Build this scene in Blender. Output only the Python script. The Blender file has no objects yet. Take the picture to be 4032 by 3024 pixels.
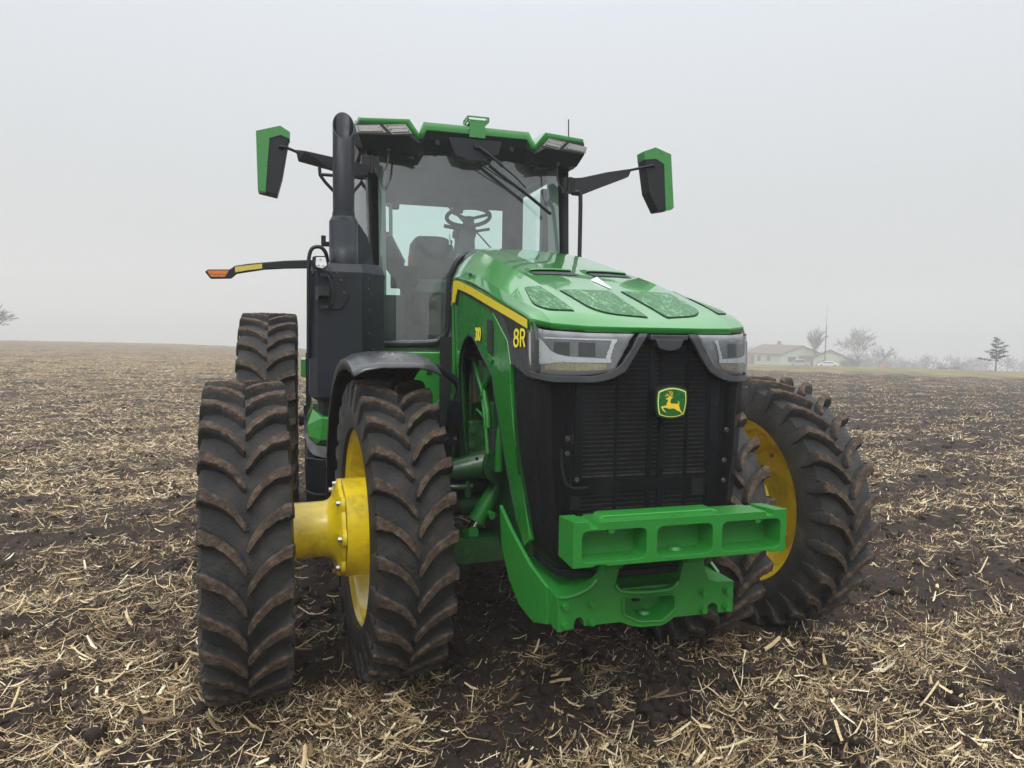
import bpy, bmesh, math, random
import numpy as np
from mathutils import Vector, Matrix
from mathutils.bvhtree import BVHTree
R_ = math.radians
sin, cos, pi = math.sin, math.cos, math.pi
random.seed(7)
scene = bpy.context.scene
col = scene.collection

# ------------------------------------------------------------------ helpers
def tag(o, label=None, cat=None, group=None, kind=None):
    if label: o['label'] = label
    if cat: o['category'] = cat
    if group: o['group'] = group
    if kind: o['kind'] = kind
    return o

def empty(name, loc=(0, 0, 0), rz=0.0, parent=None):
    o = bpy.data.objects.new(name, None)
    o.empty_display_size = .2
    o.location = loc; o.rotation_euler = (0, 0, rz); o.parent = parent
    col.objects.link(o)
    return o

def frame(p0, p1):
    a = Vector(p0); b = Vector(p1); d = (b - a)
    L = d.length; d = d / L if L > 1e-9 else Vector((0, 0, 1))
    u = d.orthogonal().normalized()
    return a, b, d, u, d.cross(u), L

class MB:
    """collects geometry for ONE mesh object"""
    def __init__(s): s.v = []; s.f = []; s.m = []
    def add(s, vs, fs, mi=0):
        n = len(s.v); s.v += [tuple(v) for v in vs]
        s.f += [tuple(i + n for i in f) for f in fs]; s.m += [mi] * len(fs)
        return s
    def box(s, c, d, rot=None, mi=0, taper=None):
        vs = []
        for z in (-.5, .5):
            for y in (-.5, .5):
                for x in (-.5, .5):
                    t = (taper if taper and z > 0 else 1)
                    p = Vector((x * d[0] * t, y * d[1] * t, z * d[2]))
                    if rot: p = rot @ p
                    vs.append(p + Vector(c))
        return s.add(vs, [(0, 2, 3, 1), (4, 5, 7, 6), (0, 1, 5, 4), (2, 6, 7, 3), (0, 4, 6, 2), (1, 3, 7, 5)], mi)
    def prism(s, pts, ext, mi=0):
        pts = [Vector(p) for p in pts]; e = Vector(ext); n = len(pts)
        vs = pts + [p + e for p in pts]
        fs = [tuple(range(n))[::-1], tuple(range(n, 2 * n))]
        fs += [(i, (i + 1) % n, (i + 1) % n + n, i + n) for i in range(n)]
        return s.add(vs, fs, mi)
    def cyl(s, p0, p1, r0, r1=None, n=20, cap=True, mi=0):
        r1 = r0 if r1 is None else r1
        a, b, d, u, w, L = frame(p0, p1)
        vs = []
        for p, r in ((a, r0), (b, r1)):
            for k in range(n):
                t = 2 * pi * k / n
                vs.append(p + u * (r * cos(t)) + w * (r * sin(t)))
        fs = [(k, (k + 1) % n, (k + 1) % n + n, k + n) for k in range(n)]
        if cap: fs += [tuple(range(n))[::-1], tuple(range(n, 2 * n))]
        return s.add(vs, fs, mi)
    def hexbolt(s, p, d, r, h, mi=0):
        p = Vector(p); d = Vector(d).normalized()
        s.cyl(p, p + d * (h * .25), r * 1.25, n=16, mi=mi)
        return s.cyl(p + d * (h * .25), p + d * h, r, r * .94, n=6, mi=mi)
    def tube(s, pts, r, n=10, sub=6, cap=True, mi=0, flat=None):
        P = [Vector(p) for p in pts]
        if sub > 1 and len(P) > 2:
            Q = []
            for i in range(len(P) - 1):
                a = P[max(i - 1, 0)]; b = P[i]; c = P[i + 1]; d = P[min(i + 2, len(P) - 1)]
                for k in range(sub):
                    t = k / sub
                    Q.append(.5 * ((2 * b) + (c - a) * t + (2 * a - 5 * b + 4 * c - d) * t * t + (3 * b - a - 3 * c + d) * t ** 3))
            Q.append(P[-1]); P = Q
        N = len(P); rr = r if callable(r) else (lambda t: r)
        vs = []; u = None
        for i, p in enumerate(P):
            d = (P[min(i + 1, N - 1)] - P[max(i - 1, 0)]).normalized()
            if u is None: u = d.orthogonal().normalized()
            else:
                u = (u - d * u.dot(d))
                u = u.normalized() if u.length > 1e-6 else d.orthogonal().normalized()
            w = d.cross(u); q = rr(i / (N - 1))
            for k in range(n):
                t = 2 * pi * k / n
                vs.append(p + u * (q * cos(t)) + w * (q * sin(t)))
        fs = []
        for i in range(N - 1):
            for k in range(n):
                k2 = (k + 1) % n
                fs.append((i * n + k, i * n + k2, (i + 1) * n + k2, (i + 1) * n + k))
        if cap: fs += [tuple(range(n))[::-1], tuple(range((N - 1) * n, N * n))]
        return s.add(vs, fs, mi)
    def grid(s, rows, mi=0, closed=False):
        nr, nc = len(rows), len(rows[0]); vs = [p for r in rows for p in r]; fs = []
        for i in range(nr - 1):
            for j in range(nc if closed else nc - 1):
                j2 = (j + 1) % nc
                fs.append((i * nc + j, i * nc + j2, (i + 1) * nc + j2, (i + 1) * nc + j))
        return s.add(vs, fs, mi)
    def lathe(s, prof, n=64, mi=0, close=False):
        """profile of (x, r) turned about local X"""
        rows = []
        for k in range(n):
            t = 2 * pi * k / n
            rows.append([(x, -r * cos(t), r * sin(t)) for x, r in prof])
        rows.append(rows[0])
        return s.grid(rows, mi)
    def build(s, name, mat=None, parent=None, smooth=35, bevel=0, seg=2, solid=0, mats=None, weld=True, flip=False):
        me = bpy.data.meshes.new(name)
        me.from_pydata(s.v, [], s.f)
        for m in (mats or [mat]): me.materials.append(m)
        if mats: me.polygons.foreach_set('material_index', s.m)
        bm = bmesh.new(); bm.from_mesh(me)
        if weld: bmesh.ops.remove_doubles(bm, verts=bm.verts, dist=1e-5)
        big = [f for f in bm.faces if len(f.verts) > 4]
        if big: bmesh.ops.triangulate(bm, faces=big)
        bmesh.ops.recalc_face_normals(bm, faces=bm.faces)
        if flip: bmesh.ops.reverse_faces(bm, faces=bm.faces)
        bm.to_mesh(me); bm.free()
        if smooth:
            me.polygons.foreach_set('use_smooth', [True] * len(me.polygons))
            me.set_sharp_from_angle(angle=R_(smooth))
        o = bpy.data.objects.new(name, me); col.objects.link(o); o.parent = parent
        if solid:
            q = o.modifiers.new('solid', 'SOLIDIFY'); q.thickness = solid; q.offset = -1
        if bevel:
            q = o.modifiers.new('bevel', 'BEVEL'); q.width = bevel; q.segments = seg; q.limit_method = 'ANGLE'
            q.angle_limit = R_(32); q.harden_normals = True
        return o

def cp(o, parent=None):
    c = o.copy(); c.parent = parent if parent else o.parent; col.objects.link(c); return c

def copy_tree(o, parent=None):
    c = o.copy(); col.objects.link(c); c.parent = parent
    for ch in list(o.children): copy_tree(ch, c)
    return c

def text_obj(body, name, mat, size, parent, M, extrude=.0012, off=0.0, sx=1.0):
    cu = bpy.data.curves.new(name, 'FONT'); cu.body = body; cu.size = size; cu.extrude = extrude
    cu.offset = off; cu.align_x = 'CENTER'; cu.align_y = 'CENTER'; cu.resolution_u = 6
    o = bpy.data.objects.new(name + '_src', cu); col.objects.link(o)
    dg = bpy.context.evaluated_depsgraph_get()
    me = bpy.data.meshes.new_from_object(o.evaluated_get(dg)); bpy.data.objects.remove(o)
    me.name = name
    me.transform(M @ Matrix.Diagonal((sx, 1, 1, 1)))
    me.materials.clear(); me.materials.append(mat)
    q = bpy.data.objects.new(name, me); col.objects.link(q); q.parent = parent
    return q

# ------------------------------------------------------------------ materials
def newmat(name):
    m = bpy.data.materials.new(name); m.use_nodes = True
    nt = m.node_tree; nt.nodes.clear()
    out = nt.nodes.new('ShaderNodeOutputMaterial')
    return m, nt, out

def N(nt, t, **kw):
    n = nt.nodes.new(t)
    for k, v in kw.items():
        if k in n.inputs: n.inputs[k].default_value = v
        else: setattr(n, k, v)
    return n

def ramp(nt, stops, interp='LINEAR'):
    r = nt.nodes.new('ShaderNodeValToRGB'); cr = r.color_ramp; cr.interpolation = interp
    while len(cr.elements) < len(stops): cr.elements.new(.5)
    for e, (p, c) in zip(cr.elements, stops):
        e.position = p; e.color = (c if len(c) == 4 else (*c, 1)) if hasattr(c, '__len__') else (c, c, c, 1)
    return r

def pbr(name, color, rough=.5, metal=0, coat=0, var=.12, nscale=6, bump=0, bscale=80, spec=.5, dirt=None, dirtamt=.0, dscale=3, coat_rough=.06, rvar=.1):
    m, nt, out = newmat(name); L = nt.links
    b = N(nt, 'ShaderNodeBsdfPrincipled', Roughness=rough, Metallic=metal)
    b.inputs['Coat Weight'].default_value = coat; b.inputs['Coat Roughness'].default_value = coat_rough
    b.inputs['Specular IOR Level'].default_value = spec
    tc = N(nt, 'ShaderNodeTexCoord')
    n1 = N(nt, 'ShaderNodeTexNoise', Scale=nscale, Detail=6.0, Roughness=.65); L.new(tc.outputs['Object'], n1.inputs['Vector'])
    r = ramp(nt, [(.3, tuple(c * (1 - var) for c in color)), (.7, tuple(min(1, c * (1 + var)) for c in color))])
    L.new(n1.outputs['Fac'], r.inputs['Fac']); last = r.outputs['Color']
    if dirt:
        n2 = N(nt, 'ShaderNodeTexNoise', Scale=dscale, Detail=8.0, Roughness=.7); L.new(tc.outputs['Object'], n2.inputs['Vector'])
        r2 = ramp(nt, [(.5 - .02, 0.0), (.72, dirtamt)]); L.new(n2.outputs['Fac'], r2.inputs['Fac'])
        mx = N(nt, 'ShaderNodeMixRGB'); mx.inputs['Color2'].default_value = (*dirt, 1)
        L.new(r2.outputs['Color'], mx.inputs['Fac']); L.new(last, mx.inputs['Color1']); last = mx.outputs['Color']
    L.new(last, b.inputs['Base Color'])
    n3 = N(nt, 'ShaderNodeTexNoise', Scale=nscale * 4, Detail=4.0); L.new(tc.outputs['Object'], n3.inputs['Vector'])
    rr = ramp(nt, [(.3, max(0, rough - rvar)), (.7, min(1, rough + rvar))]); L.new(n3.outputs['Fac'], rr.inputs['Fac'])
    L.new(rr.outputs['Color'], b.inputs['Roughness'])
    if bump:
        n4 = N(nt, 'ShaderNodeTexNoise', Scale=bscale, Detail=4.0); L.new(tc.outputs['Object'], n4.inputs['Vector'])
        bp = N(nt, 'ShaderNodeBump', Strength=bump, Distance=.004); L.new(n4.outputs['Fac'], bp.inputs['Height'])
        L.new(bp.outputs['Normal'], b.inputs['Normal'])
    L.new(b.outputs['BSDF'], out.inputs['Surface'])
    return m

GREEN = (.018, .215, .024)
M = {}
M['green'] = pbr('green_paint', GREEN, rough=.32, coat=.9, var=.06, nscale=3, coat_rough=.05, bump=.02, bscale=25)
M['green_cast'] = pbr('green_cast_paint', (.018, .215, .024), rough=.42, coat=.35, coat_rough=.2, var=.07, nscale=9, bump=.35, bscale=110)
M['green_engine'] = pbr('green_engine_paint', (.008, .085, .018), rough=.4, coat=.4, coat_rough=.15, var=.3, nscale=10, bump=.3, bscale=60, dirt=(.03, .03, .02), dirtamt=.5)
M['yellow'] = pbr('yellow_paint', (.85, .655, .008), rough=.36, coat=.5, coat_rough=.12, var=.06, nscale=4, dirt=(.26, .17, .03), dirtamt=.60, dscale=9, bump=.08, bscale=60)
M['stripe'] = pbr('yellow_decal', (.93, .73, .018), rough=.35, coat=.6, var=.02)
M['lettering'] = pbr('yellow_lettering', (.95, .84, .05), rough=.4, var=.02)
M['plastic'] = pbr('black_plastic', (.008, .010, .014), rough=.48, spec=.35, var=.2, nscale=5, bump=.1, bscale=260, dirt=(.035, .033, .03), dirtamt=.25)
M['trim'] = pbr('grey_trim', (.036, .039, .044), rough=.45, var=.12, nscale=12, bump=.06, bscale=200, dirt=(.09, .09, .09), dirtamt=.3, dscale=18)
M['black'] = pbr('black_paint', (.006, .008, .011), rough=.36, spec=.4, coat=.1, var=.2, nscale=6, coat_rough=.2)
M['pipe'] = pbr('exhaust_black', (.0075, .011, .018), rough=.45, spec=.4, var=.15, nscale=5, bump=.05, bscale=120)
M['fender'] = pbr('fender_plastic', (.030, .033, .038), rough=.30, coat=.3, coat_rough=.25, var=.1, nscale=5, rvar=.05)
M['lampframe'] = pbr('roof_lamp_metal', (.38, .37, .35), rough=.35, metal=.4, var=.15, nscale=30)
M['pan'] = pbr('lamp_housing', (.24, .25, .255), rough=.4, var=.25, nscale=14)
M['deep'] = pbr('deep_black', (.008, .009, .010), rough=.6, var=.2)
M['chrome'] = pbr('chrome', (.75, .76, .78), rough=.12, metal=1, var=.04)
M['zinc'] = pbr('zinc_bolt', (.52, .52, .50), rough=.32, metal=1, var=.15)
M['rubber_hose'] = pbr('hose_rubber', (.018, .018, .02), rough=.6, var=.2)
M['maroon'] = pbr('maroon_rubber', (.06, .014, .012), rough=.5)
M['red'] = pbr('red_plastic', (.4, .02, .02), rough=.4)
M['grey_int'] = pbr('interior_grey', (.11, .12, .115), rough=.65, var=.1)
M['dark_int'] = pbr('interior_dark', (.028, .031, .033), rough=.7, var=.1)
M['liner'] = pbr('headliner', (.085, .09, .095), rough=.85, var=.08)
M['seat_mat'] = pbr('seat_cloth', (.19, .195, .19), rough=.85, var=.1, bump=.2, bscale=300)
M['orange'] = pbr('orange_tab', (.75, .18, .03), rough=.5)
M['amber'] = pbr('amber_lens', (.60, .17, .02), rough=.22, coat=.5, var=.2, nscale=60)
M['reflector'] = pbr('yellow_reflector', (.60, .48, .09), rough=.35, var=.1, nscale=40)
M['silver'] = pbr('silver_trim', (.70, .72, .76), rough=.2, metal=.85, var=.03)
M['white'] = pbr('white_tag', (.8, .8, .78), rough=.5)
M['lamp_white'] = pbr('lamp_reflector', (.86, .88, .88), rough=.35, metal=.15, var=.04)
M['led'] = pbr('led_strip', (.42, .38, .24), rough=.25, metal=.3, var=.35, nscale=60)
M['core'] = pbr('radiator_core', (.012, .012, .012), rough=.7)
M['core_bar'] = pbr('radiator_fin', (.21, .20, .18), rough=.6, metal=.2, var=.5, nscale=22)
M['badge_green'] = pbr('badge_green', (.010, .12, .018), rough=.3, coat=.4, var=.03)
M['badge_yellow'] = pbr('badge_yellow', (.85, .62, .03), rough=.35, coat=.3, var=.03)
M['badge_cream'] = pbr('badge_border', (.85, .75, .20), rough=.35, coat=.3, var=.03)

def glass(name, tint, ior=1.5, rough=.01, extra=0.0, veil=None):
    m, nt, out = newmat(name); L = nt.links
    tr = N(nt, 'ShaderNodeBsdfTransparent', Color=(*tint, 1))
    gl = N(nt, 'ShaderNodeBsdfGlossy', Roughness=rough, Color=(.95, .97, .97, 1))
    fr = N(nt, 'ShaderNodeFresnel', IOR=ior)
    ad = N(nt, 'ShaderNodeMath', operation='ADD', use_clamp=True); ad.inputs[1].default_value = extra
    L.new(fr.outputs[0], ad.inputs[0])
    mx = N(nt, 'ShaderNodeMixShader'); L.new(ad.outputs[0], mx.inputs[0]); L.new(tr.outputs[0], mx.inputs[1]); L.new(gl.outputs[0], mx.inputs[2])
    if veil:
        tc = N(nt, 'ShaderNodeTexCoord'); n = N(nt, 'ShaderNodeTexNoise', Scale=veil[1], Detail=6.0); L.new(tc.outputs['Object'], n.inputs['Vector'])
        r = ramp(nt, [(.35, veil[0] * .6), (.75, veil[0] * 1.5)]); L.new(n.outputs['Fac'], r.inputs['Fac'])
        df = N(nt, 'ShaderNodeBsdfDiffuse', Color=(.6, .62, .62, 1))
        m2 = N(nt, 'ShaderNodeMixShader'); L.new(r.outputs['Color'], m2.inputs[0]); L.new(mx.outputs[0], m2.inputs[1]); L.new(df.outputs[0], m2.inputs[2]); mx = m2
    L.new(mx.outputs[0], out.inputs['Surface'])
    return m
M['glass'] = glass('cab_glass', (.79, .945, .90), ior=1.5, extra=.075, veil=(.065, 9))  # veil: pale diffuse colour standing in for grey sky reflection on the pane
M['side_glass'] = glass('side_glass', (.86, .98, .95), ior=1.45, extra=.0)
M['band'] = pbr('glass_edge_band', (.20, .24, .22), rough=.5, var=.03)
M['lens'] = glass('lamp_lens', (.94, .96, .97), ior=1.45, extra=.0, veil=(.025, 40))

def screen_mat():                       # fine black mesh screen: partly see-through
    m, nt, out = newmat('grille_screen'); L = nt.links
    b = N(nt, 'ShaderNodeBsdfPrincipled', Roughness=.6); b.inputs['Specular IOR Level'].default_value = .22
    tc = N(nt, 'ShaderNodeTexCoord')
    mp = N(nt, 'ShaderNodeMapping'); mp.inputs['Scale'].default_value = (14, 14, 3.0); L.new(tc.outputs['Object'], mp.inputs['Vector'])
    n = N(nt, 'ShaderNodeTexNoise', Scale=1.0, Detail=7.0, Roughness=.7); L.new(mp.outputs[0], n.inputs['Vector'])
    r = ramp(nt, [(.45, (.0035, .004, .006)), (.63, (.008, .009, .011)), (.74, (.06, .065, .07))]); L.new(n.outputs['Fac'], r.inputs['Fac'])
    L.new(r.outputs['Color'], b.inputs['Base Color'])
    w = N(nt, 'ShaderNodeTexWave', wave_type='BANDS', bands_direction='DIAGONAL', Scale=70.0); L.new(tc.outputs['Object'], w.inputs['Vector'])
    bp = N(nt, 'ShaderNodeBump', Strength=.25, Distance=.002); L.new(w.outputs['Fac'], bp.inputs['Height']); L.new(bp.outputs[0], b.inputs['Normal'])
    tr = N(nt, 'ShaderNodeBsdfTransparent'); mx = N(nt, 'ShaderNodeMixShader')
    r2 = ramp(nt, [(.3, .40), (.8, .74)]); L.new(n.outputs['Fac'], r2.inputs['Fac']); L.new(r2.outputs['Color'], mx.inputs[0])
    L.new(tr.outputs[0], mx.inputs[1]); L.new(b.outputs[0], mx.inputs[2]); L.new(mx.outputs[0], out.inputs['Surface'])
    return m
M['screen'] = screen_mat()

def wet_screen():                       # perforated green panel holding water drops
    m, nt, out = newmat('wet_screen'); L = nt.links
    b = N(nt, 'ShaderNodeBsdfPrincipled', Roughness=.3)
    tc = N(nt, 'ShaderNodeTexCoord')
    mp = N(nt, 'ShaderNodeMapping'); mp.inputs['Scale'].default_value = (1, .7, 1); L.new(tc.outputs['Object'], mp.inputs['Vector'])
    n = N(nt, 'ShaderNodeTexNoise', Scale=105.0, Detail=3.0, Roughness=.7); L.new(mp.outputs[0], n.inputs['Vector'])
    mp2 = N(nt, 'ShaderNodeMapping'); mp2.inputs['Scale'].default_value = (26, 5, 5); mp2.inputs['Rotation'].default_value = (0, 0, .12); L.new(tc.outputs['Object'], mp2.inputs['Vector'])
    n2 = N(nt, 'ShaderNodeTexNoise', Scale=2.4, Detail=3.0); L.new(mp2.outputs[0], n2.inputs['Vector'])
    ad = N(nt, 'ShaderNodeMath', operation='MULTIPLY_ADD'); L.new(n2.outputs['Fac'], ad.inputs[0]); ad.inputs[1].default_value = .55; L.new(n.outputs['Fac'], ad.inputs[2])
    b.inputs['Specular IOR Level'].default_value = .22
    r = ramp(nt, [(.77, (.008, .105, .014)), (.84, (.022, .16, .035)), (.94, (.22, .42, .24))]); L.new(ad.outputs[0], r.inputs['Fac'])
    L.new(r.outputs['Color'], b.inputs['Base Color'])
    bp = N(nt, 'ShaderNodeBump', Strength=.5, Distance=.003); L.new(n.outputs['Fac'], bp.inputs['Height']); L.new(bp.outputs[0], b.inputs['Normal'])
    L.new(b.outputs[0], out.inputs['Surface']); return m
M['wet'] = wet_screen()

def hood_mat():                         # glossy green with fine drizzle specks on it
    m, nt, out = newmat('hood_paint'); L = nt.links
    b = N(nt, 'ShaderNodeBsdfPrincipled', Roughness=.30); b.inputs['Coat Weight'].default_value = 1; b.inputs['Coat Roughness'].default_value = .035
    b.inputs['Coat IOR'].default_value = 1.5; b.inputs['Specular IOR Level'].default_value = .25
    tc = N(nt, 'ShaderNodeTexCoord')
    n = N(nt, 'ShaderNodeTexNoise', Scale=150.0, Detail=2.0, Roughness=.6); L.new(tc.outputs['Object'], n.inputs['Vector'])
    n2 = N(nt, 'ShaderNodeTexNoise', Scale=3.5, Detail=5.0); L.new(tc.outputs['Object'], n2.inputs['Vector'])
    ad = N(nt, 'ShaderNodeMath', operation='MULTIPLY_ADD'); L.new(n2.outputs['Fac'], ad.inputs[0]); ad.inputs[1].default_value = .5; L.new(n.outputs['Fac'], ad.inputs[2])
    r = ramp(nt, [(.86, GREEN), (.93, (.04, .20, .05))]); L.new(ad.outputs[0], r.inputs['Fac']); L.new(r.outputs['Color'], b.inputs['Base Color'])
    r2 = ramp(nt, [(.40, .025), (.70, .06)]); L.new(n2.outputs['Fac'], r2.inputs['Fac']); L.new(r2.outputs['Color'], b.inputs['Coat Roughness'])
    L.new(b.outputs[0], out.inputs['Surface']); return m
M['hood'] = hood_mat()

def tyre_mat(name, Rout, lug):
    m, nt, out = newmat(name); L = nt.links
    b = N(nt, 'ShaderNodeBsdfPrincipled', Roughness=.7)
    tc = N(nt, 'ShaderNodeTexCoord'); sx = N(nt, 'ShaderNodeSeparateXYZ'); L.new(tc.outputs['Object'], sx.inputs[0])
    cb = N(nt, 'ShaderNodeCombineXYZ'); L.new(sx.outputs['Y'], cb.inputs['Y']); L.new(sx.outputs['Z'], cb.inputs['Z'])
    ln = N(nt, 'ShaderNodeVectorMath', operation='LENGTH'); L.new(cb.outputs[0], ln.inputs[0])
    n = N(nt, 'ShaderNodeTexNoise', Scale=26.0, Detail=8.0, Roughness=.72); L.new(tc.outputs['Object'], n.inputs['Vector'])
    nb = N(nt, 'ShaderNodeTexNoise', Scale=5.0, Detail=5.0, Roughness=.6); L.new(tc.outputs['Object'], nb.inputs['Vector'])
    mr = N(nt, 'ShaderNodeMapRange'); mr.inputs['From Min'].default_value = Rout - lug * .62; mr.inputs['From Max'].default_value = Rout - lug * .05
    L.new(ln.outputs['Value'], mr.inputs['Value'])
    m1 = N(nt, 'ShaderNodeMath', operation='MULTIPLY_ADD'); L.new(n.outputs['Fac'], m1.inputs[0]); m1.inputs[1].default_value = 1.0; m1.inputs[2].default_value = -.5
    a1 = N(nt, 'ShaderNodeMath', operation='ADD', use_clamp=True); L.new(mr.outputs[0], a1.inputs[0]); L.new(m1.outputs[0], a1.inputs[1])
    r = ramp(nt, [(.38, 0.0), (.62, 1.0)]); L.new(a1.outputs[0], r.inputs['Fac'])
    rub = ramp(nt, [(.30, (.0115, .0112, .0118)), (.47, (.0225, .0220, .0225)), (.61, (.048, .045, .042)), (.74, (.105, .086, .066))]); L.new(nb.outputs['Fac'], rub.inputs['Fac'])
    mud = ramp(nt, [(.32, (.020, .013, .009)), (.50, (.066, .044, .029)), (.66, (.165, .120, .083))]); L.new(n.outputs['Fac'], mud.inputs['Fac'])
    mx = N(nt, 'ShaderNodeMixRGB'); L.new(r.outputs['Color'], mx.inputs['Fac']); L.new(rub.outputs['Color'], mx.inputs['Color1']); L.new(mud.outputs['Color'], mx.inputs['Color2'])
    L.new(mx.outputs['Color'], b.inputs['Base Color'])
    rr = ramp(nt, [(0, .50), (1, .92)]); L.new(r.outputs['Color'], rr.inputs['Fac']); L.new(rr.outputs['Color'], b.inputs['Roughness'])
    nf = N(nt, 'ShaderNodeTexNoise', Scale=75.0, Detail=6.0, Roughness=.7); L.new(tc.outputs['Object'], nf.inputs['Vector'])
    bp = N(nt, 'ShaderNodeBump', Strength=.9, Distance=.014); L.new(nf.outputs['Fac'], bp.inputs['Height']); L.new(bp.outputs[0], b.inputs['Normal'])
    L.new(b.outputs[0], out.inputs['Surface']); return m
M['tyre_f'] = tyre_mat('front_tyre_rubber', .775, .050)
M['tyre_r'] = tyre_mat('rear_tyre_rubber', .978, .048)

# ------------------------------------------------------------------ numpy noise
def _hash(ix, iy, seed):
    h = (ix.astype(np.int64) * 374761393 + iy.astype(np.int64) * 668265263 + seed * 1442695041) & 0xFFFFFFFF
    h = ((h ^ (h >> 13)) * 1274126177) & 0xFFFFFFFF
    h = h ^ (h >> 16)
    return (h & 0xFFFFFF) / float(0x1000000)
def vnoise(x, y, seed=0):
    ix = np.floor(x); iy = np.floor(y); fx = x - ix; fy = y - iy
    ix = ix.astype(np.int64); iy = iy.astype(np.int64)
    def g(a, b):
        t = _hash(ix + a, iy + b, seed) * 2 * np.pi
        return np.cos(t) * (fx - a) + np.sin(t) * (fy - b)
    u = fx * fx * fx * (fx * (fx * 6 - 15) + 10); v = fy * fy * fy * (fy * (fy * 6 - 15) + 10)
    return ((g(0, 0) * (1 - u) + g(1, 0) * u) * (1 - v) + (g(0, 1) * (1 - u) + g(1, 1) * u) * v) * 1.5
def lump(x, y, seed=0):                 # rounded clods: distance to jittered cell points
    ix = np.floor(x).astype(np.int64); iy = np.floor(y).astype(np.int64); best = np.full(x.shape, 9.0)
    for a in (-1, 0, 1):
        for b in (-1, 0, 1):
            px = ix + a + _hash(ix + a, iy + b, seed); py = iy + b + _hash(ix + a, iy + b, seed + 5)
            rr = .35 + .65 * _hash(ix + a, iy + b, seed + 9)
            d = np.hypot(x - px, y - py) / rr
            best = np.minimum(best, d)
    return np.sqrt(np.clip(1 - best * best, 0, 1))

CAM = Vector((-1.2812, -3.8097, 1.7908))
AZ = np.array([-180, -60, -19, -8.6, .4, 16.5, 34.8, 52, 80, 180.])
TE = np.array([-.030, -.020, -.0191, -.0227, -.0281, -.0384, -.0407, -.0390, -.035, -.030])
DC = np.array([120, 150, 150, 150, 140, 110, 88, 88, 100, 120.])
WHEELS = []                              # (x, y, half width, half length, depth) of every tyre print
def terrain(x, y):
    dx = x - CAM.x; dy = y - CAM.y; d = np.hypot(dx, dy); az = np.degrees(np.arctan2(dx, dy))
    t = np.interp(az, AZ, TE); D = np.interp(az, AZ, DC)
    zc = CAM.z + D * t
    s = np.clip((d - 9) / (D - 9), 0, None)
    near = zc * np.where(s < 1, s ** 1.12, 1)
    far = CAM.z + d * t - .30 * np.clip((d - D) / 10, 0, 1)
    return np.where(d <= D, near, far), d, az
def ground_z(x, y, detail=True):
    x = np.asarray(x, float); y = np.asarray(y, float)
    h, d, az = terrain(x, y)
    if not detail: return h
    u = x * .96 + y * .28; v = -x * .28 + y * .96        # tillage runs roughly along u
    a = .026 * vnoise(u / 1.9, v / .75, 1) + .022 * vnoise(x / .42, y / .42, 2)
    c = .030 * lump(x / .26, y / .26, 3) * np.clip(.55 + 1.3 * vnoise(x / 1.3, y / 1.3, 8), 0, 1.2)
    c += .020 * lump(x / .11, y / .11, 4) * np.clip(.6 + 1.2 * vnoise(x / .7, y / .7, 9), 0, 1.2) + .009 * lump(x / .05, y / .05, 5) + .006 * vnoise(x / .03, y / .03, 6) + .012 * vnoise(x / .09, y / .09, 7)
    fade = np.clip(1.15 - d / 55, .35, 1)
    z = (a + c) * fade - .018
    far = .09 * vnoise(u / 3.2, v / 1.1, 11) + .05 * vnoise(x / .8, y / .8, 12)
    z = z + far * np.clip((d - 10) / 25, 0, 1)
    for (wx, wy, hw, hl, dep) in WHEELS:                 # the tyres press the soil flat and heap it beside
        ax = np.abs(x - wx); ay = np.abs(y - wy)
        k = np.clip((hw + .05 - ax) / .05, 0, 1) * np.clip((hl + .10 - ay) / .10, 0, 1)
        z = z * (1 - k) + (-dep) * k
        rim = np.exp(-(np.maximum(ax - hw - .05, 0) / .05) ** 2 - (np.maximum(ay - hl - .05, 0) / .08) ** 2) * (1 - k)
        z = z + .030 * rim * (.6 + .8 * vnoise(x / .08, y / .08, 51))
    # lug prints in the lane the left front wheels rolled over
    k = np.clip((.17 - np.abs(x + 1.185)) / .05, 0, 1) * np.clip((y + .30) / .25, 0, 1) * np.clip((2.6 - y) / .8, 0, 1)
    pr = .020 * np.sin((y - .35 * (x + 1.185)) * 2 * pi / .195); pr = np.where(pr > 0, pr, pr * .6)
    z = z * (1 - .80 * k) + (pr - .022) * k
    for (xl, hw, y0, y1) in ((-1.52, .19, .4, 6.0), (-.83, .19, .4, 6.0)):
        k = np.clip((hw - np.abs(x - xl)) / .04, 0, 1) * np.clip((y - y0) / .2, 0, 1) * np.clip((y1 - y) / .8, 0, 1)
        pr = .012 * np.sin((y + .45 * np.abs(x - xl)) * 2 * pi / .16)
        z = z * (1 - .75 * k) + (pr - .02) * k
    # an older track crossing on the left
    k = np.clip((.22 - np.abs(y - 2.85 - .12 * (x + 3))) / .05, 0, 1) * np.clip((-1.9 - x) / .3, 0, 1) * np.clip((x + 6.5) / 1, 0, 1)
    pr = .018 * np.sin((x + .3 * np.abs(y - 2.85)) * 2 * pi / .17)
    z = z * (1 - .7 * k) + (pr - .015) * k
    return h + z

# ------------------------------------------------------------------ the tractor
T = empty('tractor', (0, 0, 0))
tag(T, 'green tractor with yellow wheels, doubled tyres and black exhaust stack in the stubble field', 'tractor')
STEER = .0709

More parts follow.
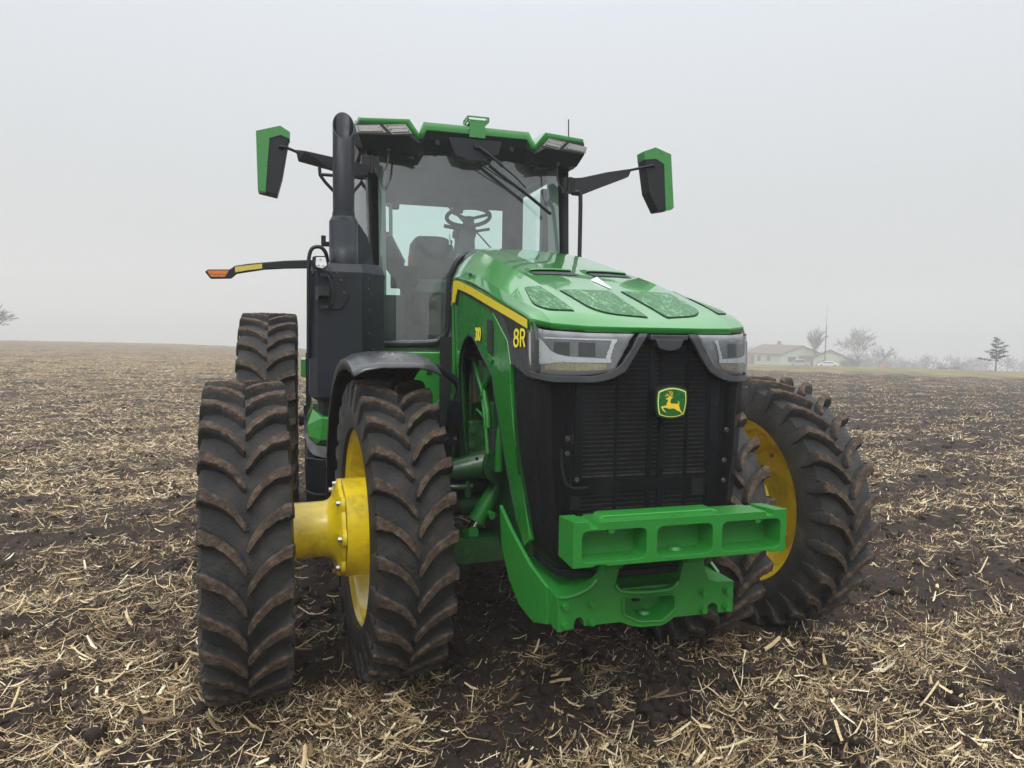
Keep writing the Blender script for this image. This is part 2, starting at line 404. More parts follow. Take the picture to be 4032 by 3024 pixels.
# ---- wheels
def make_tyre(name, Rt, lug, w, rim, Nl, mat, phase, side=1):
    Rc = Rt - lug; h = w / 2
    prof = [(-h * .80, rim), (-h * .98, rim + .015), (-h * 1.02, rim + (Rc - rim) * .28), (-h * 1.05, rim + (Rc - rim) * .52), (-h * 1.0, rim + (Rc - rim) * .78),
            (-h * .96, Rc - .018), (-h * .70, Rc - .004), (0, Rc + .001)]
    prof = prof + [(-x, r) for x, r in prof[-2::-1]]
    mb = MB(); mb.lathe(prof, 96)
    nsub = 13
    for sgn in (-1, 1):
        for k in range(Nl):
            th0 = phase[0 if sgn < 0 else 1] + 2 * pi * k / Nl
            rnd = random.Random(k * 7 + sgn + int(Rt * 100)); jw = .92 + .16 * rnd.random()
            rows = []; tot = 0
            pts = []
            for i in range(nsub + 4):
                if i <= nsub:
                    u = i / nsub; x = h * (.035 + .945 * u)
                    th = -(1 if Rt < .9 else .82) * (6.6 * (1 - u) ** 2.8 + 4.4 * (1 - u))
                    rt = Rt - .006 * u ** 3 - .002; rb = Rc - .012 - .012 * u
                    hwid = (.0275 - .0045 * sin(pi * min(1, u * 1.1)) + .001 * u) * jw
                    if i == 0: hwid *= .72
                else:
                    j = i - nsub; x = h * (.98 + [0, .055, .085, .095][j]); th = [0, .15, .35, .6][j] * -1.0
                    rt = [0, Rt - .030, Rt - .085, Rt - .135][j]; rb = rt - .02
                    hwid = [0, .027, .022, .010][j] * jw
                th = R_(th)
                jit = .0050 * (rnd.random() - .5); hwid *= .90 + .20 * rnd.random(); th += R_(.5) * (rnd.random() - .5) * (1 if 1 < i < nsub else 0)
                if i == 0:
                    pts.append((x - h * .035, th - R_(.55), rt - .004, rb, hwid * .45)); pts.append((x - h * .018, th - R_(.15), rt, rb, hwid * .82))
                pts.append((x, th, rt + jit, rb, hwid))
            for (x, th, rt, rb, hw) in pts:
                row = []
                for (dw, rr) in ((-1.35, rb), (-1.06, rb + (rt - rb) * .5), (-.98, rt - .007), (-.80, rt), (.80, rt), (1.0, rt - .007), (1.10, rb + (rt - rb) * .5), (1.55, rb)):
                    t = th0 + th + dw * hw / Rt
                    xx = sgn * (x if rr > rb + .001 else min(x, h * 1.0) if x < h else x - .012)
                    row.append((xx, -rr * cos(t), rr * sin(t)))
                rows.append(row)
            mb.grid(rows)
            for e in (0, -1):
                n0 = len(mb.v); mb.add(rows[e], [tuple(range(8))])
    return mb.build(name, mat, None, smooth=50, weld=True)

def make_wheel(rimr, w, disc, kind, mat):
    """yellow rim; local +x points away from the tractor"""
    h = w / 2 * .80
    fl = rimr + .012
    prof = [(h + .010, fl - .004), (h + .012, fl + .006), (h, fl), (h - .012, rimr - .012), (h - .045, rimr - .020), (h - .075, rimr - .045), (h * .25, rimr - .055),
            (-h * .25, rimr - .055), (-h + .075, rimr - .045), (-h + .045, rimr - .020), (-h + .012, rimr - .012), (-h, fl), (-h - .012, fl + .006), (-h - .010, fl - .004)]
    back = [(x, r - .010 if i not in (0, len(prof) - 1) else r) for i, (x, r) in enumerate(prof)][::-1]
    mb = MB(); mb.lathe(prof + back + [prof[0]], 80)
    d = disc; r0 = rimr - .05
    dp = [(d, r0 + .003), (d - .006, r0 - .03), (d + .055, r0 - .060), (d + .085, r0 - .125), (d + .060, r0 - .150), (d + .045, r0 - .165), (d + .045, .16), (d + .075, .14), (d + .075, .0)]
    mb.lathe(dp, 64); mb.lathe([(x - .012, r) for x, r in dp], 64)
    w_ = mb.build('wheel', mat, T, smooth=40)
    bo = MB()
    nb = 10
    for k in range(nb):
        t = 2 * pi * (k + .5) / nb
        bo.hexbolt((d + .033, -.265 * cos(t), .265 * sin(t)), (-1, 0, 0), .012, .014)
    return w_, bo

phF = (R_(28.5), R_(22.2)); 
tyreF = make_tyre('tyre', .775, .050, .362, .505, 28, M['tyre_f'], phF)
tyreR = make_tyre('tyre', .978, .050, .455, .655, 30, M['tyre_r'], (R_(12), R_(6)))

def hub(a, sg):
    return (sg * (.55 + (a - .55) * cos(STEER)), sg * (a - .55) * sin(STEER), .755)
first = {}
def put_wheel(kind, loc, sg, rz, disc):
    key = (kind, sg, disc)
    if key not in first:
        rimr, w = (.500, .365) if kind == 'F' else (.655, .455)
        wmesh, bo = make_wheel(rimr, w, disc, kind, M['yellow'])
        if sg < 0:
            wmesh.data.transform(Matrix.Diagonal((-1, 1, 1, 1))); wmesh.data.flip_normals()
        first[key] = wmesh
        if kind == 'F':
            b0 = None
            for k in range(10):
                t = 2 * pi * (k + .5) / 10
                if b0 is None: b0 = MB().hexbolt((0, 0, 0), (-sg, 0, 0), .012, .014).build('wheel_bolt', M['zinc'], wmesh, smooth=30); b = b0
                else: b = cp(b0)
                b.location = (sg * (disc + .033), -.265 * cos(t), .265 * sin(t))
        wo = wmesh
    else:
        src = first[key]; wo = src.copy(); col.objects.link(wo)
        for ch in src.children:
            if ch.name.startswith('wheel_bolt'):
                c = ch.copy(); col.objects.link(c); c.parent = wo
    wo.parent = T; wo.location = loc; wo.rotation_euler = (0, 0, rz)
    src = tyreF if kind == 'F' else tyreR
    if not src.get('used'):
        src['used'] = 1; ty = src
    else:
        ty = src.copy(); col.objects.link(ty)
    ty.parent = wo
    if kind == 'F' and sg > 0: ty.rotation_euler = (R_(random.uniform(-5, 5)), 0, 0)
    return wo
wl = {}
for a in (1.548, .8427):
    for sg in (-1, 1):
        wl[(a, sg)] = put_wheel('F', hub(a, sg), sg, STEER, .05 if a > 1 else .0)
        x, y, z = hub(a, sg); WHEELS.append((x, y, .19, .20, .022))
for a in (1.545, .80):
    for sg in (-1, 1):
        put_wheel('R', (sg * a, 3.05, .948), sg, 0, .05 if a > 1 else .0)
        WHEELS.append((sg * a, 3.05, .24, .25, .03))
for k, ch in wl.items():
    pass
# dual hub extension between the two left (and the two right) front wheels
def hub_ext(sg):
    p = hub(.8427, sg); o = empty('tmp', p, STEER)
    bpy.data.objects.remove(o)
    mb = MB()
    prof = [(.0, .253), (.236, .253), (.240, .250), (.240, .0)]
    mb.lathe([(x * sg, r) for x, r in prof], 64)
    # lobed flange + neck + tube
    rows = []
    nb = 8
    for (x, base, lob) in ((.243, .215, .030), (.243, .225, .033), (.262, .225, .033), (.270, .212, .028), (.278, .186, .012), (.290, .164, .004), (.308, .148, 0), (.33, .142, 0), (.49, .141, 0), (.66, .141, 0)):
        row = []
        for k in range(96):
            t = 2 * pi * k / 96
            r = base + lob * max(0, cos(nb * t)) ** .7 if lob else base
            row.append((x * sg, -r * cos(t), r * sin(t)))
        rows.append(row)
    mb.grid(rows, closed=True)
    # raised ribs on the drum
    for (x0, x1, z0, z1) in ((.02, .13, .0, .0),):
        mb.lathe([(.03 * sg, .2535), (.034 * sg, .259), (.085 * sg, .259), (.09 * sg, .2535)], 64)
    h = mb.build('hub_extension', M['yellow'], T, smooth=35)
    h.location = p; h.rotation_euler = (0, 0, STEER)
    b0 = MB(); b0.hexbolt((.262 * sg, 0, 0), (sg, 0, 0), .014, .024)
    first_b = None
    for k in range(nb):
        t = 2 * pi * k / nb
        if first_b is None:
            first_b = b0.build('bolt', M['zinc'], h, smooth=30); b = first_b
        else: b = cp(first_b, h)
        b.location = (0, -.232 * cos(t), .232 * sin(t))
    return h
hub_ext(-1); hub_ext(1)

# ---- hood
def cat(rows, sub):
    """Catmull-Rom refine of grid rows along the first direction"""
    A = [np.array(r, float) for r in rows]; out = []
    for i in range(len(A) - 1):
        a = A[max(i - 1, 0)]; b = A[i]; c = A[i + 1]; d = A[min(i + 2, len(A) - 1)]
        for k in range(sub):
            t = k / sub
            out.append(.5 * ((2 * b) + (c - a) * t + (2 * a - 5 * b + 4 * c - d) * t * t + (3 * b - a - 3 * c + d) * t ** 3))
    out.append(A[-1]); return [[tuple(p) for p in r] for r in out]
H = [  # half cross-sections, front lip to firewall: centre, inner, crest, bevel foot, side edge
 [(0, -1.463, 1.791), (.15, -1.457, 1.791), (.29, -1.425, 1.793), (.40, -1.352, 1.802), (.456, -1.262, 1.816)],
 [(0, -1.462, 1.812), (.15, -1.456, 1.812), (.29, -1.422, 1.814), (.405, -1.345, 1.824), (.458, -1.250, 1.842)],
 [(0, -1.440, 1.824), (.15, -1.434, 1.825), (.29, -1.398, 1.830), (.405, -1.315, 1.843), (.458, -1.232, 1.846)],
 [(0, -1.400, 1.845), (.15, -1.392, 1.850), (.29, -1.350, 1.862), (.41, -1.262, 1.866), (.458, -1.205, 1.850)],
 [(0, -1.200, 1.908), (.15, -1.200, 1.910), (.295, -1.190, 1.913), (.425, -1.140, 1.894), (.458, -1.120, 1.864)],
 [(0, -.800, 2.024), (.15, -.800, 2.024), (.30, -.800, 2.018), (.430, -.790, 1.966), (.458, -.790, 1.927)],
 [(0, -.450, 2.105), (.15, -.450, 2.105), (.30, -.450, 2.100), (.432, -.450, 2.036), (.458, -.450, 1.997)],
 [(0, -.100, 2.180), (.15, -.100, 2.182), (.30, -.100, 2.180), (.430, -.100, 2.097), (.458, -.100, 2.055)],
 [(0, .300, 2.258), (.14, .290, 2.262), (.283, .260, 2.256), (.412, .200, 2.132), (.450, .180, 2.082)],
 [(0, .650, 2.318), (.12, .640, 2.318), (.225, .600, 2.300), (.338, .580, 2.190), (.376, .560, 2.105)],
 [(0, 1.150, 2.350), (.11, 1.150, 2.348), (.165, 1.130, 2.320), (.245, 1.100, 2.200), (.271, 1.100, 2.110)],
]
rows = []
for r in H:
    half = list(r); full = [(-x, y, z) for x, y, z in half[::-1]][:-1] + half
    rows.append(full)
head = rows[:4]; tail = cat(rows[3:], 5)
fine = []
for r in head + tail[1:]:
    rr = []
    for j in range(len(r) - 1):
        a = np.array(r[j]); b = np.array(r[j + 1])
        for k in range(4): rr.append(tuple(a + (b - a) * k / 4))
    rr.append(r[-1]); fine.append(rr)
hb = MB(); hb.grid(fine)
hood = hb.build('hood', M['hood'], T, smooth=17, solid=.018)
bmH = bmesh.new(); bmH.from_mesh(hood.data); HB = BVHTree.FromBMesh(bmH); bmH.free()
def hz(x, y, off=.0):
    hit = HB.ray_cast(Vector((x, y, 3.2)), Vector((0, 0, -1)))
    return (hit[0].z if hit[0] else 1.8) + off
def drape(name, poly, mat, off=.003, parent=None, n=10, thick=.0):
    """a patch lying on the hood, given by 4 corner chains (bilinear)"""
    a, b, c, d = [np.array(p, float) for p in poly]
    rows = []
    for i in range(n + 1):
        row = []
        for j in range(n + 1):
            u, v = i / n, j / n
            p = (a * (1 - v) + b * v) * (1 - u) + (d * (1 - v) + c * v) * u
            row.append((p[0], p[1], hz(p[0], p[1], off)))
        rows.append(row)
    return MB().grid(rows).build(name, mat, parent or hood, smooth=40)
def rounded(poly, rad, n=5):
    """round the corners of a 2-d polygon; rad may be a list"""
    out = []; m = len(poly)
    for i in range(m):
        p = Vector(poly[i]); a = Vector(poly[i - 1]); b = Vector(poly[(i + 1) % m])
        r = rad[i] if hasattr(rad, '__len__') else rad
        if r <= 0: out.append(tuple(p)); continue
        da = (a - p).normalized() * min(r, (a - p).length * .45); db = (b - p).normalized() * min(r, (b - p).length * .45)
        for k in range(n + 1):
            t = k / n; out.append(tuple((p + da) * (1 - t) ** 2 + p * 2 * t * (1 - t) + (p + db) * t * t))
    return out
def drape_poly(name, poly, mat, off, parent, depth=0):
    bm = bmesh.new(); vs = [bm.verts.new((x, y, 0)) for x, y in poly]; f = bm.faces.new(vs)
    bmesh.ops.triangulate(bm, faces=[f]); bmesh.ops.subdivide_edges(bm, edges=bm.edges, cuts=2, use_grid_fill=False)
    bmesh.ops.triangulate(bm, faces=bm.faces)
    for v in bm.verts: v.co.z = hz(v.co.x, v.co.y, off)
    bmesh.ops.recalc_face_normals(bm, faces=bm.faces)
    if sum(f.normal.z for f in bm.faces) < 0: bmesh.ops.reverse_faces(bm, faces=bm.faces)
    me = bpy.data.meshes.new(name); bm.to_mesh(me); bm.free(); me.materials.append(mat)
    o = bpy.data.objects.new(name, me); col.objects.link(o); o.parent = parent; return o
for s in (-1, 1):
    inner = [(s * .028, -1.012), (s * .252, -1.018), (s * .232, -1.300), (s * .17, -1.372), (s * .042, -1.392)]
    outer = [(s * .312, -.93), (s * .358, -.870), (s * .412, -1.16), (s * .385, -1.255), (s * .306, -1.318)]
    for P, rd in ((inner, [.012, .012, .06, .04, .008]), (outer, [.008, .02, .06, .03, .006])):
        c = np.mean(P, axis=0); big = [tuple(c + (np.array(p) - c) * 1.035) for p in P]
        b_ = drape_poly('screen_recess', rounded(big, rd), M['deep'], .0022, hood)
        drape_poly('hood_screen', rounded(P, rd), M['wet'], .0048, hood)
    # vent scoop
    x0, x1 = s * .036, s * .250
    rows = []
    for (y, dz) in ((-.50, .001), (-.54, .010), (-.585, .016), (-.592, .012)):
        rows.append([(x0 + (x1 - x0) * t, y - (.0 if t < .98 else .0), hz(x0 + (x1 - x0) * t, y, dz * (1 if .02 < t < .98 else .1))) for t in (0, .03, .25, .5, .75, .97, 1)])
    MB().grid(rows).build('vent_scoop', M['green'], hood, smooth=30, solid=.004)
    drape('vent_mesh', [(x0 + s * .004, -.588), (x1 - s * .004, -.588), (x1 - s * .0, -.668), (x0 + s * .002, -.690)], M['plastic'], .0035, hood, 6)
# silver arrow ornament on the centre line
zo = hz(0, -.80)
MB().add([(-.026, -.800, hz(0, -.8, .003)), (.026, -.800, hz(0, -.8, .003)), (.006, -.965, hz(0, -.965, .003)), (-.006, -.965, hz(0, -.965, .003)), (0, -.812, zo + .017)],
         [(0, 4, 3), (4, 1, 2), (4, 2, 3), (0, 1, 4), (0, 3, 2, 1)]).build('hood_ornament', M['silver'], hood, smooth=0)
# small lugs on the bevel
for s in (-1, 1):
    MB().box((s * .447, -.22, 2.075), (.012, .02, .014)).build('rest_bump', M['rubber_hose'], hood)

# ---- side panels
def xz(z): return .452 if z > 1.55 else .452 - .10 * max(0, (1.55 - z)) * .9
PAN = [(.18, 2.078), (.02, 2.068), (-.31, 2.012), (-.717, 1.938), (-1.0, 1.885), (-1.245, 1.838), (-1.265, 1.785), (-.70, 1.870), (-.93, 1.754), (-.985, 1.655), (-.98, 1.60), (-.995, 1.407),
       (-1.085, 1.10), (-1.12, .95), (-1.03, .90), (-.95, .98), (-.905, 1.06), (-.83, 1.24), (-.77, 1.41), (-.725, 1.515), (-.70, 1.594), (-.52, 1.672), (-.29, 1.765), (-.16, 1.762), (-.07, 1.72), (.02, 1.60), (.045, 1.30), (.05, 1.0), (.18, 1.0)]
for s in (-1, 1):
    mb = MB(); mb.prism([(s * xz(z), y, z) for y, z in PAN], (-s * .022, 0, 0))
    # rear part, drawn in towards the cab
    q = [(.18, 2.078), (.62, 2.085), (1.12, 2.08), (1.12, 1.05), (.62, 1.05), (.18, 1.0)]
    tp = lambda y: .452 if y <= .18 else .452 - (y - .18) * .195
    for i0, i1 in ((0, 1), (1, 2)):
        a, b = q[i0], q[i1]; c, d = q[5 - i1], q[5 - i0]
        mb.prism([(s * tp(a[0]), a[0], a[1]), (s * tp(b[0]), b[0], b[1]), (s * tp(c[0]), c[0], c[1]), (s * tp(d[0]), d[0], d[1])], (-s * .02, 0, 0))
    sp = mb.build('side_panel', M['green'], T, smooth=25, bevel=.004)
    X = s * .4545
    # folded crease lines in the upper panel
    ST = [(.144, 2.068), (.016, 2.060), (-.309, 2.005), (-.717, 1.930), (-1.0, 1.878), (-1.224, 1.836), (-1.226, 1.803), (-.966, 1.850), (-.633, 1.908), (-.311, 1.966), (-.087, 2.001), (.035, 2.016), (.10, 1.945), (.18, 1.948)]
    BK = [(.10, 2.060), (-.309, 1.995), (-1.0, 1.868), (-1.235, 1.826), (-1.24, 1.785), (-.966, 1.834), (-.633, 1.892), (-.311, 1.950), (-.087, 1.986), (.02, 1.996), (.06, 1.93), (.10, 1.93)]
    MB().prism([(X, y, z) for y, z in BK], (s * .0015, 0, 0)).build('stripe_border', M['black'], sp, smooth=0)
    X2 = s * .457
    mb = MB(); mb.prism([(X2, y, z) for y, z in ST], (s * .0015, 0, 0))
    mb.prism([(s * (tp(.145) + .004), .145, 2.068), (s * (tp(.95) + .004), .95, 2.066), (s * (tp(.80) + .004), .80, 1.95), (s * (tp(.10) + .004), .10, 1.946)], (s * .0015, 0, 0))
    st = mb.build('side_stripe', M['stripe'], sp, smooth=0)
    # brand lettering on the broad rear end of the stripe
    ang = math.atan(.195)
    if s < 0:
        Mx = Matrix.Translation((-(tp(.50) + .0065), .50, 2.005)) @ Matrix.Rotation(-pi / 2 - ang, 4, 'Z') @ Matrix.Rotation(pi / 2, 4, 'X')
    else:
        Mx = Matrix.Translation(((tp(.50) + .0065), .50, 2.005)) @ Matrix.Rotation(pi / 2 + ang, 4, 'Z') @ Matrix.Rotation(pi / 2, 4, 'X')
    text_obj('JOHN DEERE', 'brand_lettering', M['black'], .098, sp, Mx, off=.0008, sx=1.05)
    def side_text(body, size, y, z, mat, off, nm, sx=1.0, dx=.004):
        Mx = Matrix.Translation((s * (.452 + dx), y, z)) @ Matrix.Rotation(-s * -1 * -pi / 2 if False else (-pi / 2 if s < 0 else pi / 2), 4, 'Z') @ Matrix.Rotation(pi / 2, 4, 'X')
        return text_obj(body, nm, mat, size, sp, Mx, off=off, sx=sx)
    Mn = Matrix.Translation((s * .4535, -.443, 1.774)) @ Matrix.Rotation(-pi / 2 if s < 0 else pi / 2, 4, 'Z') @ Matrix.Rotation(pi / 2, 4, 'X')
    for wd_, dx_, m_n, nm_n in ((.0185, .0, M['black'], 'number_shadow'), (.0125, .0030, M['lettering'], 'model_number')):
        mbn = MB(); cn_ = 0
        for P_ in ([(-.046, .020), (-.040, .027), (-.028, .027), (-.022, .019), (-.026, .006), (-.034, .001), (-.024, -.005), (-.020, -.016), (-.026, -.026), (-.040, -.027), (-.047, -.019)], [(-.009, .020), (.0, .027), (.0, -.028)],
                   [(.031 + .0145 * cos(t), .0275 * sin(t)) for t in np.linspace(0, 2 * pi, 22)]):
            for k_n in range(len(P_) - 1):
                a_ = Vector(P_[k_n]); b_n = Vector(P_[k_n + 1]); d_n = (b_n - a_).normalized(); n_n = Vector((-d_n.y, d_n.x)) * wd_ * .5; e_n = d_n * wd_ * .2
                cn_ += 1; mbn.prism([Mn @ Vector((q.x * 1.12, q.y, dx_ + cn_ * 3e-5)) for q in (a_ - e_n - n_n, b_n + e_n - n_n, b_n + e_n + n_n, a_ - e_n + n_n)], (s * .0012, 0, 0))
        mbn.build(nm_n, m_n, sp, smooth=0)
    # slotted vent behind the headlamp
    mb = MB(); mb.prism([(s * .4545, y, z) for y, z in ((-.602, 1.846), (-.68, 1.838), (-.717, 1.80), (-.719, 1.673), (-.621, 1.704))], (s * .001, 0, 0))
    v = mb.build('side_vent', M['deep'], sp, smooth=0)
    mb = MB()
    for k in range(14):
        z = 1.70 + k * .0105; mb.box((s * .4565, -.662, z), (.003, .09, .004))
    mb.build('vent_louvre', M['trim'], v, smooth=0)
    MB().prism([(s * .4535, y, z) for y, z in ((-.585, 1.850), (-.600, 1.850), (-.618, 1.700), (-.72, 1.662), (-.70, 1.645), (-.585, 1.700))], (s * .006, 0, 0)).build('vent_bevel', M['green'], sp, smooth=0)
    # black seal round the engine opening
    e = [(.045, 1.05), (.045, 1.30), (.02, 1.60), (-.07, 1.72), (-.16, 1.762), (-.29, 1.765), (-.52, 1.672), (-.70, 1.594), (-.725, 1.515), (-.77, 1.41), (-.83, 1.24), (-.905, 1.06), (-.95, .98)]
    MB().tube([(s * (xz(z) - .006), y + (.008 if y < -.4 else -.006), z - .006) for y, z in e], .008, n=8, sub=2).build('opening_seal', M['plastic'], sp, smooth=60)

# ---- front end: lamp housings, screen, radiator
def plan(t, w, yc=-1.488, back=-1.0, cr=.10, yf=-1.29):
    """front outline at parameter t in [-1,1]; returns x,y"""
    g = yc + 1.488; yf = yf + g * .25
    P = [(-w, back), (-w, yf + .05), (-w + .012, yf - .03), (-w + .06, -1.385 + g * .55), (-w + .14, -1.448 + g * .8), (-w * .45, yc + .008), (0, yc), (w * .45, yc + .008), (w - .14, -1.448 + g * .8), (w - .06, -1.385 + g * .55), (w - .012, yf - .03), (w, yf + .05), (w, back)]
    d = [0]
    for i in range(len(P) - 1): d.append(d[-1] + math.hypot(P[i + 1][0] - P[i][0], P[i + 1][1] - P[i][1]))
    L = d[-1] * (t + 1) / 2
    for i in range(len(P) - 1):
        if L <= d[i + 1] + 1e-9:
            k = (L - d[i]) / (d[i + 1] - d[i]); return (P[i][0] + (P[i + 1][0] - P[i][0]) * k, P[i][1] + (P[i + 1][1] - P[i][1]) * k)
    return P[-1]
rows = []
for (z, w, yc, back) in ((1.80, .440, -1.452, -1.0), (1.70, .440, -1.470, -1.0), (1.60, .440, -1.480, -1.0), (1.45, .437, -1.487, -1.0), (1.30, .430, -1.488, -1.01), (1.15, .415, -1.482, -1.03), (1.05, .403, -1.465, -1.05), (.98, .388, -1.435, -1.06), (.93, .370, -1.40, -1.05), (.88, .350, -1.365, -1.04)):
    rows.append([(*plan(t, w, yc, back), z) for t in np.linspace(-1, 1, 61)])
grille = MB().grid(cat(rows, 2)).build('front_screen', M['screen'], T, smooth=60)
mb = MB(); mb.box((0, -1.08, 1.34), (.60, .44, .86)); mb.box((-.34, -1.12, 1.38), (.10, .20, .62)); mb.box((.34, -1.12, 1.38), (.10, .20, .62))
core = mb.build('radiator', M['core'], T, smooth=0)
for sg in (-1, 1):
    rows_l = []
    for (z, w, yc, back) in ((1.60, .425, -1.45, -1.0), (1.30, .415, -1.46, -1.01), (1.10, .395, -1.45, -1.03), (1.00, .380, -1.42, -1.05), (.90, .345, -1.36, -1.04)):
        rows_l.append([(*plan(sg * t, w, yc, back), z) for t in np.linspace(.56, 1, 14)])
    MB().grid(rows_l).build('air_baffle', M['core'], core, smooth=0)
mb = MB()
for k in range(46):
    z = .955 + k * .0175
    if 1.185 < z < 1.235: continue
    mb.box((.0, -1.3035, z), (.54, .005, .0026))
mb.box((0, -1.304, 1.24), (.56, .008, .006))
mb.build('cooling_fins', M['core_bar'], core, smooth=0)
mb = MB()
for x, w_ in ((-.285, .03), (.285, .03), (.06, .02), (.01, .012), (-.13, .006), (.17, .006)):
    mb.box((x, -1.335, 1.34), (w_, .02, .86))
mb.box((.0, -1.335, 1.21), (.6, .02, .04))
mb.build('radiator_frame', M['black'], core, smooth=0)
mb = MB(); m2_ = MB()
mb.tube([(-.36, -1.36, 1.36), (-.355, -1.37, 1.27), (-.33, -1.38, 1.22), (-.26, -1.38, 1.215)], .006)
m2_.tube([(-.30, -1.40, 1.12), (-.305, -1.40, 1.05), (-.325, -1.40, .98), (-.33, -1.40, .93)], .004)
mb.build('cooler_pipe', M['trim'], core, smooth=60); m2_.build('drain_hose', M['zinc'], core, smooth=60)
b0 = None
for p in ((-.34, -1.37, 1.40), (-.34, -1.37, 1.345), (-.30, -1.37, 1.245), (.315, -1.39, 1.42), (.31, -1.39, 1.30), (.31, -1.39, 1.22), (-.32, -1.38, 1.09), (-.32, -1.38, 1.06)):
    if b0 is None: b0 = MB().hexbolt((0, 0, 0), (0, -1, 0), .008, .008).build('cooler_bolt', M['zinc'], core, smooth=30); b = b0
    else: b = cp(b0)
    b.location = p
for q_, d_ in (((-.33, -1.365, 1.395), (.03, .01, .03)), ((-.22, -1.385, 1.135), (.045, .01, .024)), ((-.31, -1.385, 1.16), (.035, .01, .05)), ((.20, -1.38, 1.20), (.05, .01, .06))):
    MB().box(q_, d_).build('cooler_clamp', M['trim'], core, smooth=0)
# chin trim under the screen
rows2 = []
for (z, w, yc, o) in ((.885, .350, -1.365, .0), (.882, .356, -1.374, .006), (.855, .352, -1.366, .006), (.845, .335, -1.34, 0)):
    rows2.append([(*plan(t, w, yc, -1.04), z - .0 * abs(t)) for t in np.linspace(-1, 1, 41)])
MB().grid(rows2).build('chin_trim', M['plastic'], T, smooth=40, solid=.01)

def front_y(x, z):
    """outer surface of the nose at |x|, z"""
    hit = GB.ray_cast(Vector((x, -2.2, z)), Vector((0, 1, 0)))
    return hit[0].y if hit[0] else None
bmG = bmesh.new(); bmG.from_mesh(grille.data); GB = BVHTree.FromBMesh(bmG); bmG.free()
def on_nose(s, a, z, off):
    """a: arclength round the nose measured from the centre line (m)"""
    L = 0; prev = None; w, yc = .442, -1.484
    for k in range(241):
        t = k / 240; p = plan(t * s, w, yc, -.70)
        if prev is not None:
            L += math.hypot(p[0] - prev[0], p[1] - prev[1])
            if L >= a:
                d = Vector((p[0] - prev[0], p[1] - prev[1])).normalized(); n = Vector((d.y, -d.x)) * s
                zt = (1.80 - z); yo = max(0, 1 - zt / .25) * .018     # the nose leans back a little towards the hood
                return (p[0] + n.x * off, p[1] + n.y * off + yo, z)
        prev = p
    return (p[0], p[1], z)
def nose_strip(s, outl, inl, off, name, mat, parent, thick=0):
    """band between two polylines given in (arclength, z)"""
    def dens(P, n=24):
        d = [0]
        for i in range(len(P) - 1): d.append(d[-1] + math.hypot(P[i + 1][0] - P[i][0], P[i + 1][1] - P[i][1]))
        out = []
        for k in range(n + 1):
            L = d[-1] * k / n
            for i in range(len(P) - 1):
                if L <= d[i + 1] + 1e-9:
                    q = (L - d[i]) / max(1e-9, d[i + 1] - d[i]); out.append((P[i][0] + (P[i + 1][0] - P[i][0]) * q, P[i][1] + (P[i + 1][1] - P[i][1]) * q)); break
        return out
    A, B = dens(outl), dens(inl)
    rows = []
    m = 10
    for j in range(m + 1):
        rows.append([on_nose(s, a[0] + (b[0] - a[0]) * j / m, a[1] + (b[1] - a[1]) * j / m, off) for a, b in zip(A, B)])
    return MB().grid(rows).build(name, mat, parent, smooth=40, solid=thick)
